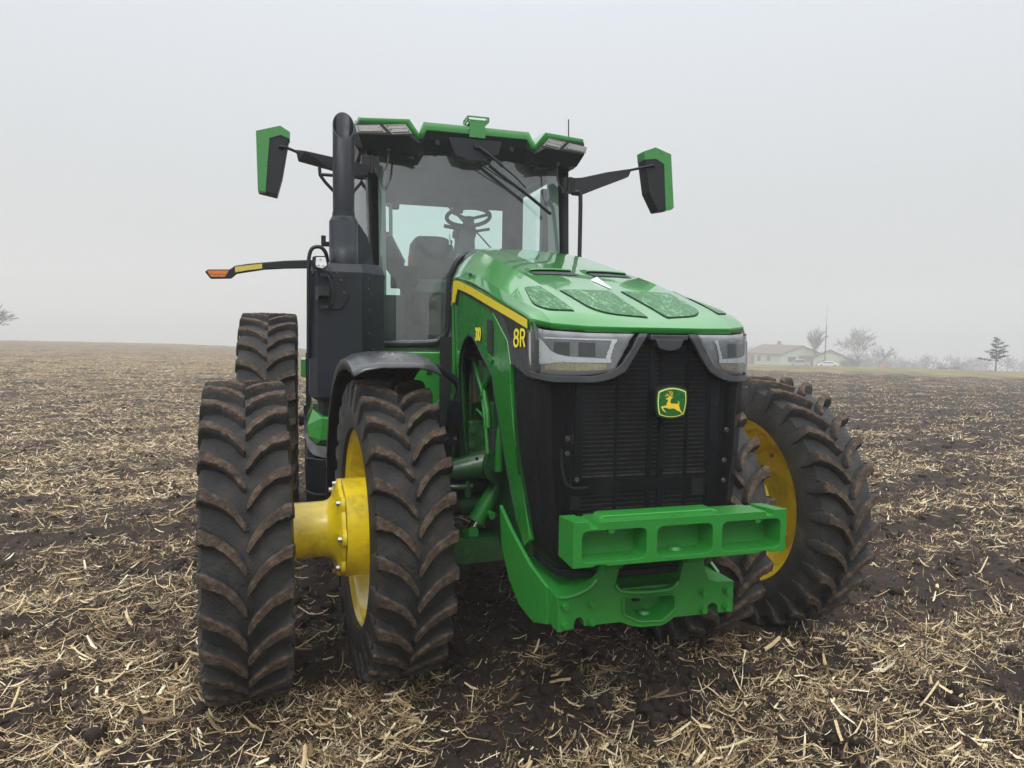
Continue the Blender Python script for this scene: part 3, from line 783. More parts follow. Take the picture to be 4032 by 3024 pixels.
for s in (-1, 1):
    # dark pan behind the lamp and the lamp's own pieces
    top = [(.128, 1.788), (.30, 1.789), (.46, 1.797), (.53, 1.808), (.575, 1.817)]
    bot = [(.205, 1.656), (.27, 1.640), (.40, 1.630), (.50, 1.630), (.56, 1.648)]
    pan = nose_strip(s, top, bot, .004, 'headlight', M['pan'], T, .02)
    # clear lens, proud of the pan
    lt = [(.142, 1.781), (.30, 1.783), (.45, 1.789), (.515, 1.797), (.556, 1.797)]
    lb = [(.210, 1.666), (.27, 1.651), (.40, 1.643), (.50, 1.643), (.552, 1.658)]
    nose_strip(s, lt, lb, .018, 'lens', M['lens'], pan)
    # bright reflector sweep at the outer end and along the foot
    nose_strip(s, [(.556, 1.797), (.556, 1.72), (.552, 1.664), (.50, 1.668), (.40, 1.682), (.215, 1.684)], [(.512, 1.794), (.462, 1.752), (.432, 1.724), (.405, 1.710), (.36, 1.703), (.215, 1.698)], .012, 'reflector', M['lamp_white'], pan)
    nose_strip(s, [(.225, 1.681), (.34, 1.681), (.46, 1.681)], [(.235, 1.659), (.34, 1.652), (.46, 1.652)], .009, 'running_light', M['led'], pan)
    nose_strip(s, [(.195, 1.768), (.21, 1.768)], [(.222, 1.690), (.237, 1.690)], .011, 'light_guide', M['lamp_white'], pan)
    nose_strip(s, [(.20, 1.768), (.46, 1.772)], [(.20, 1.763), (.47, 1.766)], .011, 'light_guide', M['silver'], pan)
    for a in (.30, .39):
        nose_strip(s, [(a - .03, 1.755), (a + .03, 1.755)], [(a - .03, 1.705), (a + .03, 1.705)], .007, 'projector', M['trim'], pan)
    # grey surround: leg beside the centre, sweep under the lamp, then up the side to the green panel
    nose_strip(s, [(.080, 1.790), (.126, 1.714), (.167, 1.653), (.214, 1.626), (.272, 1.613), (.42, 1.609), (.55, 1.624)],
                  [(.110, 1.790), (.150, 1.722), (.188, 1.672), (.228, 1.648), (.28, 1.636), (.42, 1.631), (.55, 1.646)], .020, 'lamp_surround', M['trim'], T, .022)
    # side cheek: dark plate carrying the series mark
    X = s * .4505
    ck = [(-1.24, 1.84), (-1.262, 1.790), (-.705, 1.882), (-.93, 1.756), (-.990, 1.655), (-1.045, 1.650), (-1.20, 1.618), (-1.30, 1.612), (-1.318, 1.65), (-1.312, 1.76), (-1.275, 1.83)]
    chk = MB().prism([(s * .450, y, z) for y, z in ck], (-s * .02, 0, 0)).build('lamp_cheek', M['trim'], T, smooth=0, bevel=.003)
    gl = [(-.882, 1.846), (-1.215, 1.792), (-1.195, 1.742), (-.985, 1.755)]
    MB().prism([(s * .4505, y, z) for y, z in gl], (s * .0015, 0, 0)).build('series_plate', M['black'], chk, smooth=0)
    Mx = Matrix.Translation((s * .4528, -1.122, 1.7655)) @ Matrix.Rotation(-pi / 2 if s < 0 else pi / 2, 4, 'Z') @ Matrix.Rotation(pi / 2, 4, 'X')
    Mx = Mx @ Matrix.Diagonal((1.24, .93, 1, 1))
    def ring_pts(cx, cy, rx, ry, n=20): return [(cx + rx * cos(t), cy + ry * sin(t)) for t in np.linspace(0, 2 * pi, n)]
    def glyphs(mb, wd, dx):
        cnt = [0]
        def stroke(P):
            for k in range(len(P) - 1):
                a = Vector(P[k]); b = Vector(P[k + 1]); d = (b - a); L_ = d.length
                if L_ < 1e-6: continue
                d /= L_; n_ = Vector((-d.y, d.x)) * wd * .5; e_ = d * wd * .12
                cnt[0] += 1; mb.prism([Mx @ Vector((q.x, q.y, dx + cnt[0] * 3e-5)) for q in (a - e_ - n_, b + e_ - n_, b + e_ + n_, a - e_ + n_)], Mx.to_3x3() @ Vector((0, 0, .0012)))
        stroke(ring_pts(-.037, .017, .021, .0165)); stroke(ring_pts(-.037, -.0175, .025, .019))
        stroke([(.012, -.036), (.012, .034), (.038, .034), (.050, .029), (.054, .018), (.050, .006), (.038, .000), (.012, .000)]); stroke([(.034, .000), (.057, -.036)])
    mbs = MB(); glyphs(mbs, .016, -.0022); mbs.build('mark_outline', M['black'], chk, smooth=0)
    mbs = MB(); glyphs(mbs, .0120, .0010); mbs.build('series_mark', M['lettering'], chk, smooth=0)
# handle plate above the badge
mb = MB()
mb.prism([(x, -1.490, z) for x, z in ((-.075, 1.786), (.075, 1.786), (.075, 1.768), (-.075, 1.768))], (0, .03, 0))
mb.prism([(x, -1.494, z) for x, z in ((-.058, 1.770), (.058, 1.770), (.044, 1.738), (.008, 1.728), (-.008, 1.728), (-.044, 1.738))], (0, .03, 0))
mb.build('hood_latch', M['trim'], T, smooth=0, bevel=.003)

# ---- badge with the leaping deer
def arc_poly(pts, bulge, n=8):
    out = []
    for i in range(len(pts)):
        a = np.array(pts[i]); b = np.array(pts[(i + 1) % len(pts)]); m = (a + b) / 2; d = b - a; nrm = np.array([d[1], -d[0]]) / np.hypot(*d)
        c = m + nrm * bulge[i] * 2
        for k in range(n):
            t = k / n; out.append(tuple(a * (1 - t) ** 2 + c * 2 * t * (1 - t) + b * t * t))
    return out
bc = (0.0, 1.540)
def shield(sc):
    P = [(-.057, .046), (.059, .046), (.052, -.042), (-.052, -.042)][::-1]
    A = arc_poly([(x * sc, z * sc) for x, z in P], [.011 * sc, .0055 * sc, .014 * sc, .0055 * sc]); return rounded(A, 0)
yb = -1.520
def plate(sc, y0, th, mat, nm, par):
    return MB().prism([(bc[0] + x, y0, bc[1] + z) for x, z in shield(sc)], (0, th, 0)).build(nm, mat, par, smooth=30, bevel=.0008)
badge = plate(1.10, yb + .004, .03, M['plastic'], 'badge', T)
plate(1.00, yb, .006, M['badge_green'], 'badge_face', badge)
plate(.935, yb - .0012, .003, M['badge_cream'], 'badge_border', badge)
plate(.875, yb - .0022, .003, M['badge_green'], 'badge_field', badge)
cx0, cy0 = 1040., 1378.; k_ = .066 / 200.
def deer(pts): return [((x - cx0) * k_ + bc[0], yb - .0030, -(y - cy0) * k_ + bc[1]) for x, y in pts]
body = [(1010, 1300), (1035, 1308), (1058, 1298), (1040, 1316), (1026, 1330), (1018, 1350), (1022, 1372), (1040, 1380), (1075, 1378), (1104, 1382), (1118, 1376), (1108, 1345), (1124, 1360), (1130, 1384), (1122, 1392), (1134, 1420), (1140, 1446), (1160, 1468), (1178, 1500), (1168, 1496), (1140, 1468), (1100, 1452), (1078, 1436), (1045, 1430), (1010, 1436), (985, 1428), (960, 1420), (930, 1426), (950, 1450), (972, 1474), (960, 1472), (932, 1452), (905, 1412), (945, 1402), (972, 1396), (978, 1370), (990, 1345), (990, 1332), (968, 1332), (960, 1322), (985, 1312)]
mb = MB(); mb.prism(deer(body), (0, .0015, 0))
for st in ([(1020, 1302), (1036, 1285), (1040, 1262), (1030, 1243)], [(1016, 1302), (1000, 1296), (975, 1290), (950, 1297)], [(1034, 1287), (1010, 1268), (1000, 1250), (990, 1245)], [(1012, 1298), (985, 1282), (970, 1272), (964, 1268)], [(1038, 1276), (1020, 1262), (1018, 1248), (1020, 1240)]):
    mb.tube([deer([p])[0] for p in st], .0011, n=6)
mb.build('deer_emblem', M['badge_yellow'], badge, smooth=0)

# ---- green apron plates down to the front casting
for s in (-1, 1):
    P = [(-.415, -.72, 1.00), (-.412, -.90, .93), (-.400, -1.13, .852), (-.380, -1.285, .812), (-.378, -1.285, .665), (-.385, -1.14, .615), (-.398, -.99, .632), (-.408, -.87, .70), (-.414, -.76, .82)]
    mb = MB(); mb.prism([(x * -s, y, z) for x, y, z in P], (-s * .016, 0, 0))
    mb.build('apron_plate', M['green_cast'], T, smooth=20, bevel=.003)
mb = MB()
mb.box((0, -1.17, .800), (.75, .38, .018)); mb.box((0, -1.05, .74), (.70, .34, .12))
mb.build('front_support', M['green_cast'], T, smooth=20, bevel=.006)

# ---- front casting and weight carrier
C0 = [(-.375, .810), (-.330, .808), (-.296, .815), (-.255, .830), (-.227, .852), (-.205, .880), (-.192, .93), (-.185, 1.02), (-.120, 1.02), (-.126, .905), (-.142, .838), (-.120, .812), (-.096, .800), (0, .792), (.096, .800), (.130, .826), (.146, .90), (.150, 1.02), (.225, 1.02), (.235, .91), (.245, .860), (.262, .825), (.296, .812), (.375, .808),
      (.375, .682), (.308, .685), (.305, .712), (.296, .724), (.281, .728), (.266, .722), (.258, .710), (.258, .685), (.112, .686), (.085, .668), (.061, .659), (-.031, .661), (-.075, .672), (-.115, .690), (-.265, .690), (-.270, .715), (-.282, .726), (-.296, .724), (-.305, .712), (-.308, .684), (-.37, .676)]
def poly_with_holes(bm, outer, holes, y):
    eds = []
    for lp in [outer] + holes:
        vs = [bm.verts.new((x, y, z)) for x, z in lp]
        eds += [bm.edges.new((vs[i], vs[(i + 1) % len(vs)])) for i in range(len(vs))]
    bmesh.ops.triangle_fill(bm, edges=eds, use_beauty=True, use_dissolve=False)
def holed_face(mb, outer, holes, y):
    bm = bmesh.new(); poly_with_holes(bm, outer, holes, y); me = bpy.data.meshes.new('t'); bm.to_mesh(me); bm.free()
    mb.add([tuple(v.co) for v in me.vertices], [tuple(p.vertices) for p in me.polygons]); bpy.data.meshes.remove(me)
pk = rounded([(-.105, .783), (.105, .779), (.108, .725), (.054, .684), (-.038, .690), (-.104, .722)], .010, 3)
mb = MB(); holed_face(mb, C0, [pk], -1.39)
m = len(C0); mb.add([(x, -1.39, z) for x, z in C0] + [(x, -1.275, z) for x, z in C0], [(i, (i + 1) % m, (i + 1) % m + m, i + m) for i in range(m)] + [tuple(range(m, 2 * m))])
m = len(pk); inn = [(x * .80, .738 + (z - .738) * .62 - (.004 if z < .74 else 0)) for x, z in pk]
mb.add([(x, -1.39, z) for x, z in pk] + [(x, -1.315, z) for x, z in inn], [(i, (i + 1) % m, (i + 1) % m + m, i + m) for i in range(m)] + [tuple(range(m, 2 * m))])
# upper brackets lean forward to the beam
for x0, x1 in ((-.187, -.120), (.150, .228)):
    mb.prism([(x0, -1.392, .90), (x0, -1.53, 1.02), (x0, -1.53, 1.12), (x0, -1.44, 1.12), (x0, -1.32, .98)], (x1 - x0, 0, 0))
cast = mb.build('front_casting', M['green_cast'], T, smooth=30, bevel=.005, seg=3)
mb = MB()
lip = [(x * 1.10, .735 + (z - .735) * 1.14) for x, z in pk]
n = len(pk)
mb.add([(x, -1.3895, z) for x, z in lip] + [(x * .965, -1.402, .735 + (z - .735) * .955) for x, z in lip] + [(x, -1.400, z) for x, z in pk] + [(x, -1.385, z) for x, z in pk],
       [(k * n + i, k * n + (i + 1) % n, (k + 1) * n + (i + 1) % n, (k + 1) * n + i) for k in range(3) for i in range(n)])
mb.build('pocket_rim', M['green_cast'], cast, smooth=50)
MB().cyl((0, -1.352, .700), (0, -1.352, .712), .026, .020).build('pin_seat', M['green_cast'], cast, smooth=40)
MB().cyl((-.04, -1.36, .785), (-.04, -1.36, .758), .020, .017).build('pin_end', M['black'], cast, smooth=40)
mb = MB(); mb.tube([(x, -1.388, z) for x, z in ((-.142, .838), (-.120, .812), (-.06, .800), (.02, .796), (.096, .800), (.130, .826))], .009, n=8); mb.build('saddle_rim', M['green_cast'], cast, smooth=60)
mb = MB(); mb.tube([(x, -1.388, z) for x, z in ((-.370, .808), (-.330, .806), (-.29, .814), (-.245, .834), (-.215, .862))], .008, n=8); mb.build('shoulder_rim', M['green_cast'], cast, smooth=60)
b0 = None
for (x, z) in ((-.343, .776), (-.237, .776), (-.343, .706), (-.237, .707), (.343, .776), (.237, .776), (.343, .707), (.237, .707)):
    if b0 is None:
        m_ = MB(); m_.hexbolt((0, 0, 0), (0, -1, 0), .0145, .021); b0 = m_.build('bolt', M['green_cast'], cast, smooth=30); b = b0
    else: b = cp(b0)
    b.location = (x, -1.3905, z)
# beam with three pockets: real openings framed by webs
mb = MB()
yF, yB = -1.64, -1.495; z0, z1 = 1.004, 1.161; XL = .416
def holed(rects, y):
    xs = sorted({-XL, XL, *[r[0] for r in rects], *[r[1] for r in rects]}); zs = sorted({z0, z1, *[r[2] for r in rects], *[r[3] for r in rects]})
    return xs, zs
rects = [(-.385, -.146, 1.020, 1.128), (-.106, .112, 1.020, 1.128), (.150, .392, 1.020, 1.128)]
outer = [(-XL, z0), (-.345, z0), (-.335, z0 + .006), (-.30, z0 + .006), (-.29, z0), (.30, z0), (.31, z0 + .006), (.345, z0 + .006), (.355, z0), (XL, z0), (XL, z1), (.365, z1), (.360, z1 - .020), (.332, z1 - .020), (.328, z1 - .004), (-.325, z1 - .004), (-.329, z1 - .024), (-.355, z1 - .024), (-.360, z1), (-XL, z1)]
holes = []
for i, (a, b_, c, d) in enumerate(rects):
    h_ = rounded([(a, c), (b_, c), (b_, d), (a, d)], .026)
    holes.append(h_)
holed_face(mb, outer, holes, yF)
yP = -1.555
for h_ in holes:            # pocket walls and floors
    m = len(h_); hc = np.mean(h_, axis=0); inn = [tuple(hc + (np.array(p) - hc) * .93) for p in h_]
    vs = [(x, yF, z) for x, z in h_] + [(x, yP, z) for x, z in inn]
    mb.add(vs, [(i, (i + 1) % m, (i + 1) % m + m, i + m) for i in range(m)] + [tuple(range(m, 2 * m))])
m = len(outer)
bk = []
for x, z in outer: bk.append((x * .995, yB, z if z < 1.1 else 1.148 + (z - z1) * .3))
mb.add([(x, yF, z) for x, z in outer] + bk, [(i, (i + 1) % m, (i + 1) % m + m, i + m) for i in range(m)] + [tuple(range(m, 2 * m))])
beam = mb.build('weight_beam', M['green_cast'], T, smooth=30, bevel=.004, seg=2)
mb = MB(); mb.prism([(x, -1.585, z) for x, z in ((-.30, 1.148), (-.288, 1.163), (.14, 1.163), (.18, 1.148))], (0, .07, 0)); mb.build('beam_rib', M['green_cast'], beam, smooth=20, bevel=.005)
for x in (-.276, .300): MB().cyl((x, -1.636, 1.128), (x, -1.60, 1.128), .014, n=20).build('beam_lug', M['green_cast'], beam, smooth=40)
MB().cyl((.0, -1.57, 1.023), (.0, -1.57, 1.033), .030, .022).build('pin_boss', M['green_cast'], beam, smooth=40)

# ---- suspension, steering, axle
mb = MB()
mb.tube([(-.62, -.02, 1.00), (-.51, -.03, 1.02), (-.42, -.04, 1.04), (-.32, -.05, 1.06), (-.24, -.05, 1.06)], lambda t: .050 + .055 * t ** 2, n=16)
mb.cyl((-.25, -.17, 1.062), (-.25, .15, 1.062), .098, n=32); mb.cyl((-.25, -.185, 1.062), (-.25, -.17, 1.062), .062, n=28); mb.cyl((-.25, -.19, 1.062), (-.25, -.185, 1.062), .05, n=24)
mb.prism([(-.20, -.02, 1.14), (-.33, -.02, 1.16), (-.43, -.02, 1.08), (-.52, -.02, 1.075), (-.52, .06, .97), (-.2, .06, .97)], (0, .09, 0))
for s in (1,): pass
ua = mb.build('upper_arm', M['green_engine'], T, smooth=40, bevel=.01)
c = cp(ua); c.data = ua.data.copy(); c.data.transform(Matrix.Diagonal((-1, 1, 1, 1))); c.data.flip_normals()
mb = MB()
mb.cyl((-.18, .0, 1.0), (-.345, -.02, .745), .047, n=24); mb.cyl((-.335, -.02, .76), (-.35, -.02, .737), .053, n=24); mb.cyl((-.30, -.09, .80), (-.27, -.13, .79), .016, n=12)
cy = mb.build('suspension_cylinder', M['green_cast'], T, smooth=40)
MB().cyl((-.34, -.02, .75), (-.385, -.02, .68), .026, n=20).build('cylinder_rod', M['chrome'], cy, smooth=40)
MB().cyl((-.375, -.06, .685), (-.395, .02, .655), .032, n=20).build('rod_end', M['green_cast'], cy, smooth=40); MB().hexbolt((-.29, -.13, .79), (-.2, -.8, 0), .014, .03).build('hose_fitting', M['green_cast'], cy, smooth=40)
mb = MB(); mb.box((-.212, -.052, .992), (.060, .004, .045), Matrix.Rotation(.55, 3, 'Y')); mb.build('warning_label', M['black'], cy, smooth=0)
mb = MB(); mb.box((-.212, -.0535, 1.006), (.060, .004, .012), Matrix.Rotation(.55, 3, 'Y')); mb.build('label_band', M['stripe'], cy, smooth=0)
mb = MB()
mb.prism([(-.62, -.09, .62), (-.47, -.09, .66), (-.40, -.09, .665), (-.30, -.09, .66), (.30, -.09, .66), (.40, -.09, .665), (.47, -.09, .66), (.62, -.09, .62), (.62, -.09, .54), (.46, -.09, .515), (.18, -.09, .53), (-.18, -.09, .53), (-.46, -.09, .515), (-.62, -.09, .54)], (0, .20, 0))
mb.cyl((-.43, -.115, .60), (-.43, .13, .60), .075, n=28); mb.cyl((.43, -.115, .60), (.43, .13, .60), .075, n=28); mb.cyl((-.43, -.13, .60), (-.43, -.115, .60), .024, n=16)
mb.build('lower_arm', M['green_engine'], T, smooth=40, bevel=.012)
mb = MB()
mb.cyl((-.62, .10, .80), (-.42, .10, .80), .045, n=20); mb.cyl((-.42, .10, .80), (.42, .10, .80), .058, n=20); mb.cyl((.42, .10, .80), (.62, .10, .80), .045, n=20)
mb.build('drive_shaft', M['green_engine'], T, smooth=40)
mb = MB(); mb.cyl((-.49, .10, .80), (-.43, .10, .80), .052, n=20); mb.cyl((-.50, .06, .93), (-.30, .06, .93), .045, n=20); mb.build('shaft_boot', M['rubber_hose'], T, smooth=40)
for s in (-1, 1):                        # steering knuckle
    mb = MB(); mb.cyl((s * .60, .02, .55), (s * .60, .02, 1.12), .075, .06, n=24); mb.cyl((s * .60, .0, .755), (s * .86, s * .02, .755), .15, .17, n=32)
    mb.box((s * .53, .08, 1.02), (.16, .14, .10)); mb.build('steering_knuckle', M['green_engine'], T, smooth=40, bevel=.008)
mb = MB(); mb.tube([(-.56, -.10, .955), (-.48, -.12, .955), (-.40, -.12, .955)], .016); mb.cyl((-.425, -.12, .965), (-.425, -.12, .90), .018, n=14); mb.hexbolt((-.425, -.12, .965), (0, 0, 1), .012, .02)
mb.build('tie_rod', M['green_engine'], T, smooth=40)

# ---- engine bay
mb = MB()
mb.box((0, -.35, 1.35), (.42, 1.5, .72)); mb.box((0, .35, .82), (.46, 1.9, .40)); mb.box((-.235, .16, 1.13), (.03, .30, .42)); mb.box((-.27, .25, 1.20), (.16, .14, .36))
mb.prism([(-.42, .33, 1.02), (-.42, .33, 1.40), (-.34, .33, 1.46), (-.28, .33, 1.30), (-.28, .33, 1.02)], (0, .08, 0))
mb.prism([(-.40, -.04, 1.09), (-.40, -.04, 1.285), (-.385, -.04, 1.30), (-.30, -.04, 1.30), (-.30, -.04, 1.05), (-.38, -.04, .99)], (0, .07, 0))
eng = mb.build('engine', M['green_engine'], T, smooth=25, bevel=.01)
b0 = None
for p in ((-.315, -.045, 1.262), (-.315, -.045, 1.208), (-.315, -.045, 1.15), (-.385, -.045, 1.25), (-.385, -.045, 1.17)):
    if b0 is None:
        m_ = MB(); m_.hexbolt((0, 0, 0), (-.2, -1, 0), .015, .018); b0 = m_.build('engine_bolt', M['green_engine'], eng, smooth=30); b = b0
    else: b = cp(b0)
    b.location = p
mb = MB(); mb.tube([(-.36, .25, 1.25), (-.36, .29, 1.45), (-.36, .30, 1.61), (-.36, .27, 1.635), (-.36, .06, 1.638), (-.36, .02, 1.61), (-.36, -.08, 1.53), (-.36, -.15, 1.48), (-.36, -.19, 1.40), (-.36, -.22, 1.35), (-.36, -.25, 1.28), (-.36, -.29, 1.16)], .012, n=12, sub=4)
mb.tube([(-.37, -.40, 1.59), (-.37, -.33, 1.555), (-.37, -.245, 1.502), (-.37, -.26, 1.45), (-.37, -.31, 1.38), (-.37, -.33, 1.30)], .015, n=12, sub=4)
mb.tube([(-.33, .10, 1.30), (-.35, .02, 1.32), (-.36, -.04, 1.36), (-.34, -.12, 1.33)], .008)
mb.tube([(-.33, .20, 1.22), (-.36, .12, 1.38), (-.36, .11, 1.55)], .007); mb.cyl((-.36, -.195, 1.462), (-.36, -.162, 1.438), .019, n=16)
mb.tube([(-.30, -.50, 1.45), (-.34, -.46, 1.30), (-.34, -.44, 1.10)], .02, n=12)
mb.build('engine_pipe', M['green_cast'], eng, smooth=60)
for nm_, q in (('filter_housing', MB().box((-.30, -.05, 1.46), (.10, .16, .12))), ('fuel_filter', MB().cyl((-.33, -.16, 1.52), (-.33, -.16, 1.60), .034, n=20)), ('oil_filler', MB().cyl((-.33, -.03, 1.50), (-.33, -.03, 1.63), .026, n=18)), ('control_unit', MB().box((-.33, -.30, 1.36), (.05, .1, .14))), ('oil_cooler', MB().box((-.31, -.32, 1.18), (.08, .14, .2)))):
    q.build(nm_, M['green_engine'], eng, smooth=30, bevel=.006)
MB().cyl((-.35, .06, 1.63), (-.35, .04, 1.45), .023, n=18).build('air_hose', M['rubber_hose'], eng, smooth=40)
MB().cyl((-.33, -.165, 1.60), (-.33, -.165, 1.625), .030, n=18).build('filter_cap', M['rubber_hose'], eng, smooth=40)
MB().cyl((-.355, -.40, 1.20), (-.355, -.40, 1.30), .028, n=18).build('coolant_hose', M['rubber_hose'], eng, smooth=40)
mb = MB(); mb.box((-.33, .14, 1.66), (.05, .30, .10))
for k in range(7): mb.box((-.360, .14, 1.625 + k * .013), (.016, .30, .006))
mb.build('air_cleaner', M['rubber_hose'], eng, smooth=40)
MB().cyl((-.35, .04, 1.45), (-.35, .035, 1.392), .025, n=18).build('hose_tip', M['maroon'], eng, smooth=40)
MB().cyl((-.35, -.15, 1.42), (-.35, -.15, 1.40), .011, n=12).build('drain_cap', M['red'], eng, smooth=40)
mb = MB()
for p in ((-.37, .22, 1.555), (-.37, .12, 1.316), (-.37, -.06, 1.10), (-.37, -.10, 1.105), (-.37, .07, 1.40)): mb.cyl(p, (p[0] - .005, p[1] - .012, p[2]), .007, n=10)
mb.build('hose_clamp', M['chrome'], eng, smooth=40)
# inner lining that closes the far side of the bay
mb = MB(); mb.box((-.30, .68, 1.4), (.26, .02, .7)); mb.box((0, .9, 1.55), (.55, .3, .9)); mb.build('bay_lining', M['deep'], T, smooth=0)

# ---- body under the cab
mb = MB()
mb.prism([(-.74, .74, 1.650), (-.325, .74, 1.650), (-.325, .74, .62), (-.42, .74, .62), (-.445, .74, 1.15), (-.505, .74, 1.40), (-.60, .74, 1.48), (-.74, .74, 1.60)], (0, .9, 0))
bp_ = mb.build('transmission_cover', M['green'], T, smooth=25, bevel=.01)
c = cp(bp_); c.data = bp_.data.copy(); c.data.transform(Matrix.Diagonal((-1, 1, 1, 1))); c.data.flip_normals()
mb = MB(); mb.prism([(-.325, .735, 1.345), (-.325, .735, 1.66), (-.385, .735, 1.60), (-.380, .735, 1.42)], (0, .02, 0)); mb.tube([(-.405, .735, 1.66), (-.402, .735, 1.5)], .012); mb.build('cover_gap', M['plastic'], bp_, smooth=0)
mb = MB(); mb.prism([(-.498, .734, 1.535), (-.478, .734, 1.535), (-.466, .734, 1.505), (-.506, .734, 1.505)], (0, .01, 0)); mb.build('latch_plate', M['deep'], bp_, smooth=0)
MB().cyl((-.487, .733, 1.518), (-.487, .726, 1.518), .008, n=14).build('latch_bolt', M['plastic'], bp_, smooth=40)
mb = MB(); mb.prism([(-.395, .735, 1.10), (-.455, .735, 1.10), (-.452, .735, 1.26), (-.435, .735, 1.335), (-.395, .735, 1.36)], (0, -.02, 0)); mb.build('access_cover', M['green'], bp_, smooth=20, bevel=.008)
mb = MB(); mb.box((0, 2.0, .95), (.9, 2.6, .7)); mb.cyl((-1.30, 3.05, .948), (1.30, 3.05, .948), .058, n=24); mb.build('rear_axle', M['black'], T, smooth=30)
# fuel tank side: green cap moulding over the black tank
mb = MB()
A = [(-1.242, 1.00, 1.160), (-1.207, 1.03, 1.258), (-1.15, .98, 1.236), (-.95, .97, 1.232), (-.92, .97, 1.02), (-1.10, .97, 1.022), (-1.184, .975, 1.034), (-1.235, .99, 1.09)]
ctr = (-1.195, .945, 1.205)
B = [(x, 1.5, z) for x, y, z in A]
vs = A + [(-1.10, .925, 1.15), (-1.150, .935, 1.212), (-.95, .925, 1.205), (-.95, .925, 1.05), (-1.16, .935, 1.07)] + B
mb.add(vs, [(0, 1, 9), (1, 2, 9), (2, 3, 10, 9), (3, 4, 11, 10), (4, 5, 11), (5, 6, 12, 11), (6, 7, 12), (7, 0, 12), (0, 9, 12), (9, 10, 11, 12)] + [(i, (i + 1) % 8, (i + 1) % 8 + 13, i + 13) for i in range(8)])
mb.build('tank_moulding', M['green'], T, smooth=15, bevel=.004)
mb = MB()
mb.prism([(-1.262, 1.02, 1.10), (-1.245, .99, 1.02), (-1.205, .95, .965), (-1.14, .94, .945), (-.90, .94, .94), (-.90, 1.02, 1.10)], (0, .9, 0))
mb.prism([(-1.255, .985, .95), (-1.205, .955, .95), (-1.14, .945, .94), (-.90, .945, .94), (-.90, .95, .71), (-1.14, .95, .71), (-1.21, .96, .72), (-1.255, .99, .735)], (0, .9, 0))
mb.box((-1.10, 1.35, .60), (.30, .7, .24)); mb.box((-1.0, 1.7, .9), (.4, 1.2, .5))
tk = mb.build('fuel_tank', M['black'], T, smooth=30, bevel=.008)
mb = MB(); mb.tube([(-1.255, .97, .735), (-1.20, .94, .712), (-1.10, .935, .708), (-.92, .935, .708)], .010); mb.build('tank_strap', M['plastic'], tk, smooth=60)
mb = MB()
for x in (-1.235, -1.195): mb.cyl((x, 1.0, .625), (x, .985, .63), .013, n=14)
mb.build('tank_bolt', M['zinc'], tk, smooth=40)
mb = MB(); mb.box((-1.221, 2.0, 1.30), (.044, .05, .60)); mb.box((-1.25, 2.0, 1.15), (.02, .06, .08)); mb.build('step_post', M['black'], T, smooth=20, bevel=.004)
mb = MB(); mb.box((-1.245, 2.35, 1.47), (.07, .4, .14)); mb.box((-1.0, 2.4, 1.45), (.45, .3, .10)); mb.prism([(-1.28, 2.15, 1.54), (-1.21, 2.15, 1.545), (-1.21, 2.15, 1.50), (-1.28, 2.15, 1.50)], (0, .3, 0)); mb.build('rear_fender_edge', M['green'], T, smooth=20, bevel=.01)
# cab floor edge
mb = MB(); mb.box((-.50, 1.42, 1.625), (.78, .30, .045)); mb.box((.50, 1.42, 1.625), (.78, .30, .045)); mb.build('cab_sill', M['green'], T, smooth=20, bevel=.008)

# ---- exhaust: aftertreatment box, stack
yb0 = .90
o8 = [(-1.222, yb0 + .075), (-1.176, yb0), (-.893, yb0), (-.735, yb0 + .20), (-.735, 1.36), (-1.222, 1.36)]
mb = MB(); mb.prism([(x, y, 1.35) for x, y in o8], (0, 0, .79))
lo = [(-1.170 + .0, yb0 + .085), (-1.14, yb0 + .04), (-.91, yb0 + .04), (-.78, yb0 + .21), (-.78, 1.33), (-1.170, 1.33)]
n = 6
mb.add([(x, y, 1.35) for x, y in o8] + [(x, y, 1.315) for x, y in lo] + [(x, y + .01, 1.225) for x, y in lo], [(i, (i + 1) % n, (i + 1) % n + n, i + n) for i in range(n)] + [(i + n, (i + 1) % n + n, (i + 1) % n + 2 * n, i + 2 * n) for i in range(n)] + [tuple(range(2 * n, 3 * n))])
ex = mb.build('exhaust_box', M['pipe'], T, smooth=20, bevel=.005)
def scl(P, k, cx=-.985, cy=1.13): return [(cx + (x - cx) * k, cy + (y - cy) * k) for x, y in P]
mb = MB(); a8 = scl(o8, 1.012); b8 = scl(o8, 1.012); c8_ = scl(o8, .90)
mb.add([(x, y, 2.125) for x, y in a8] + [(x, y, 2.152) for x, y in b8] + [(x, y, 2.205 + (y - .9) * .06) for x, y in c8_], [(i, (i + 1) % n, (i + 1) % n + n, i + n) for i in range(n)] + [(i + n, (i + 1) % n + n, (i + 1) % n + 2 * n, i + 2 * n) for i in range(n)] + [tuple(range(2 * n, 3 * n))])
mb.build('box_lid', M['pipe'], ex, smooth=20, bevel=.003)
b0 = None
def chd(t, z): return (-.893 + .158 * t - .003, yb0 + .20 * t - .002, z)
riv = [(-1.205, yb0 + .028, 2.139, -.7), (-1.055, yb0 - .004, 2.139, 0), (*chd(.5, 2.150), .8), (*chd(.25, 2.118), .8), (*chd(.42, 2.078), .8), (*chd(.27, 2.050), .8), (*chd(.40, 2.02), .8), (*chd(.30, 1.912), .8), (*chd(.30, 1.765), .8), (*chd(.48, 1.655), .8)]
for x, y, z, a in riv:
    if b0 is None:
        m_ = MB(); m_.cyl((0, .002, 0), (0, -.007, 0), .009, .006, n=14); b0 = m_.build('rivet', M['trim'], ex, smooth=40); b = b0
    else: b = cp(b0)
    b.location = (x, y, z); b.rotation_euler = (0, 0, a)
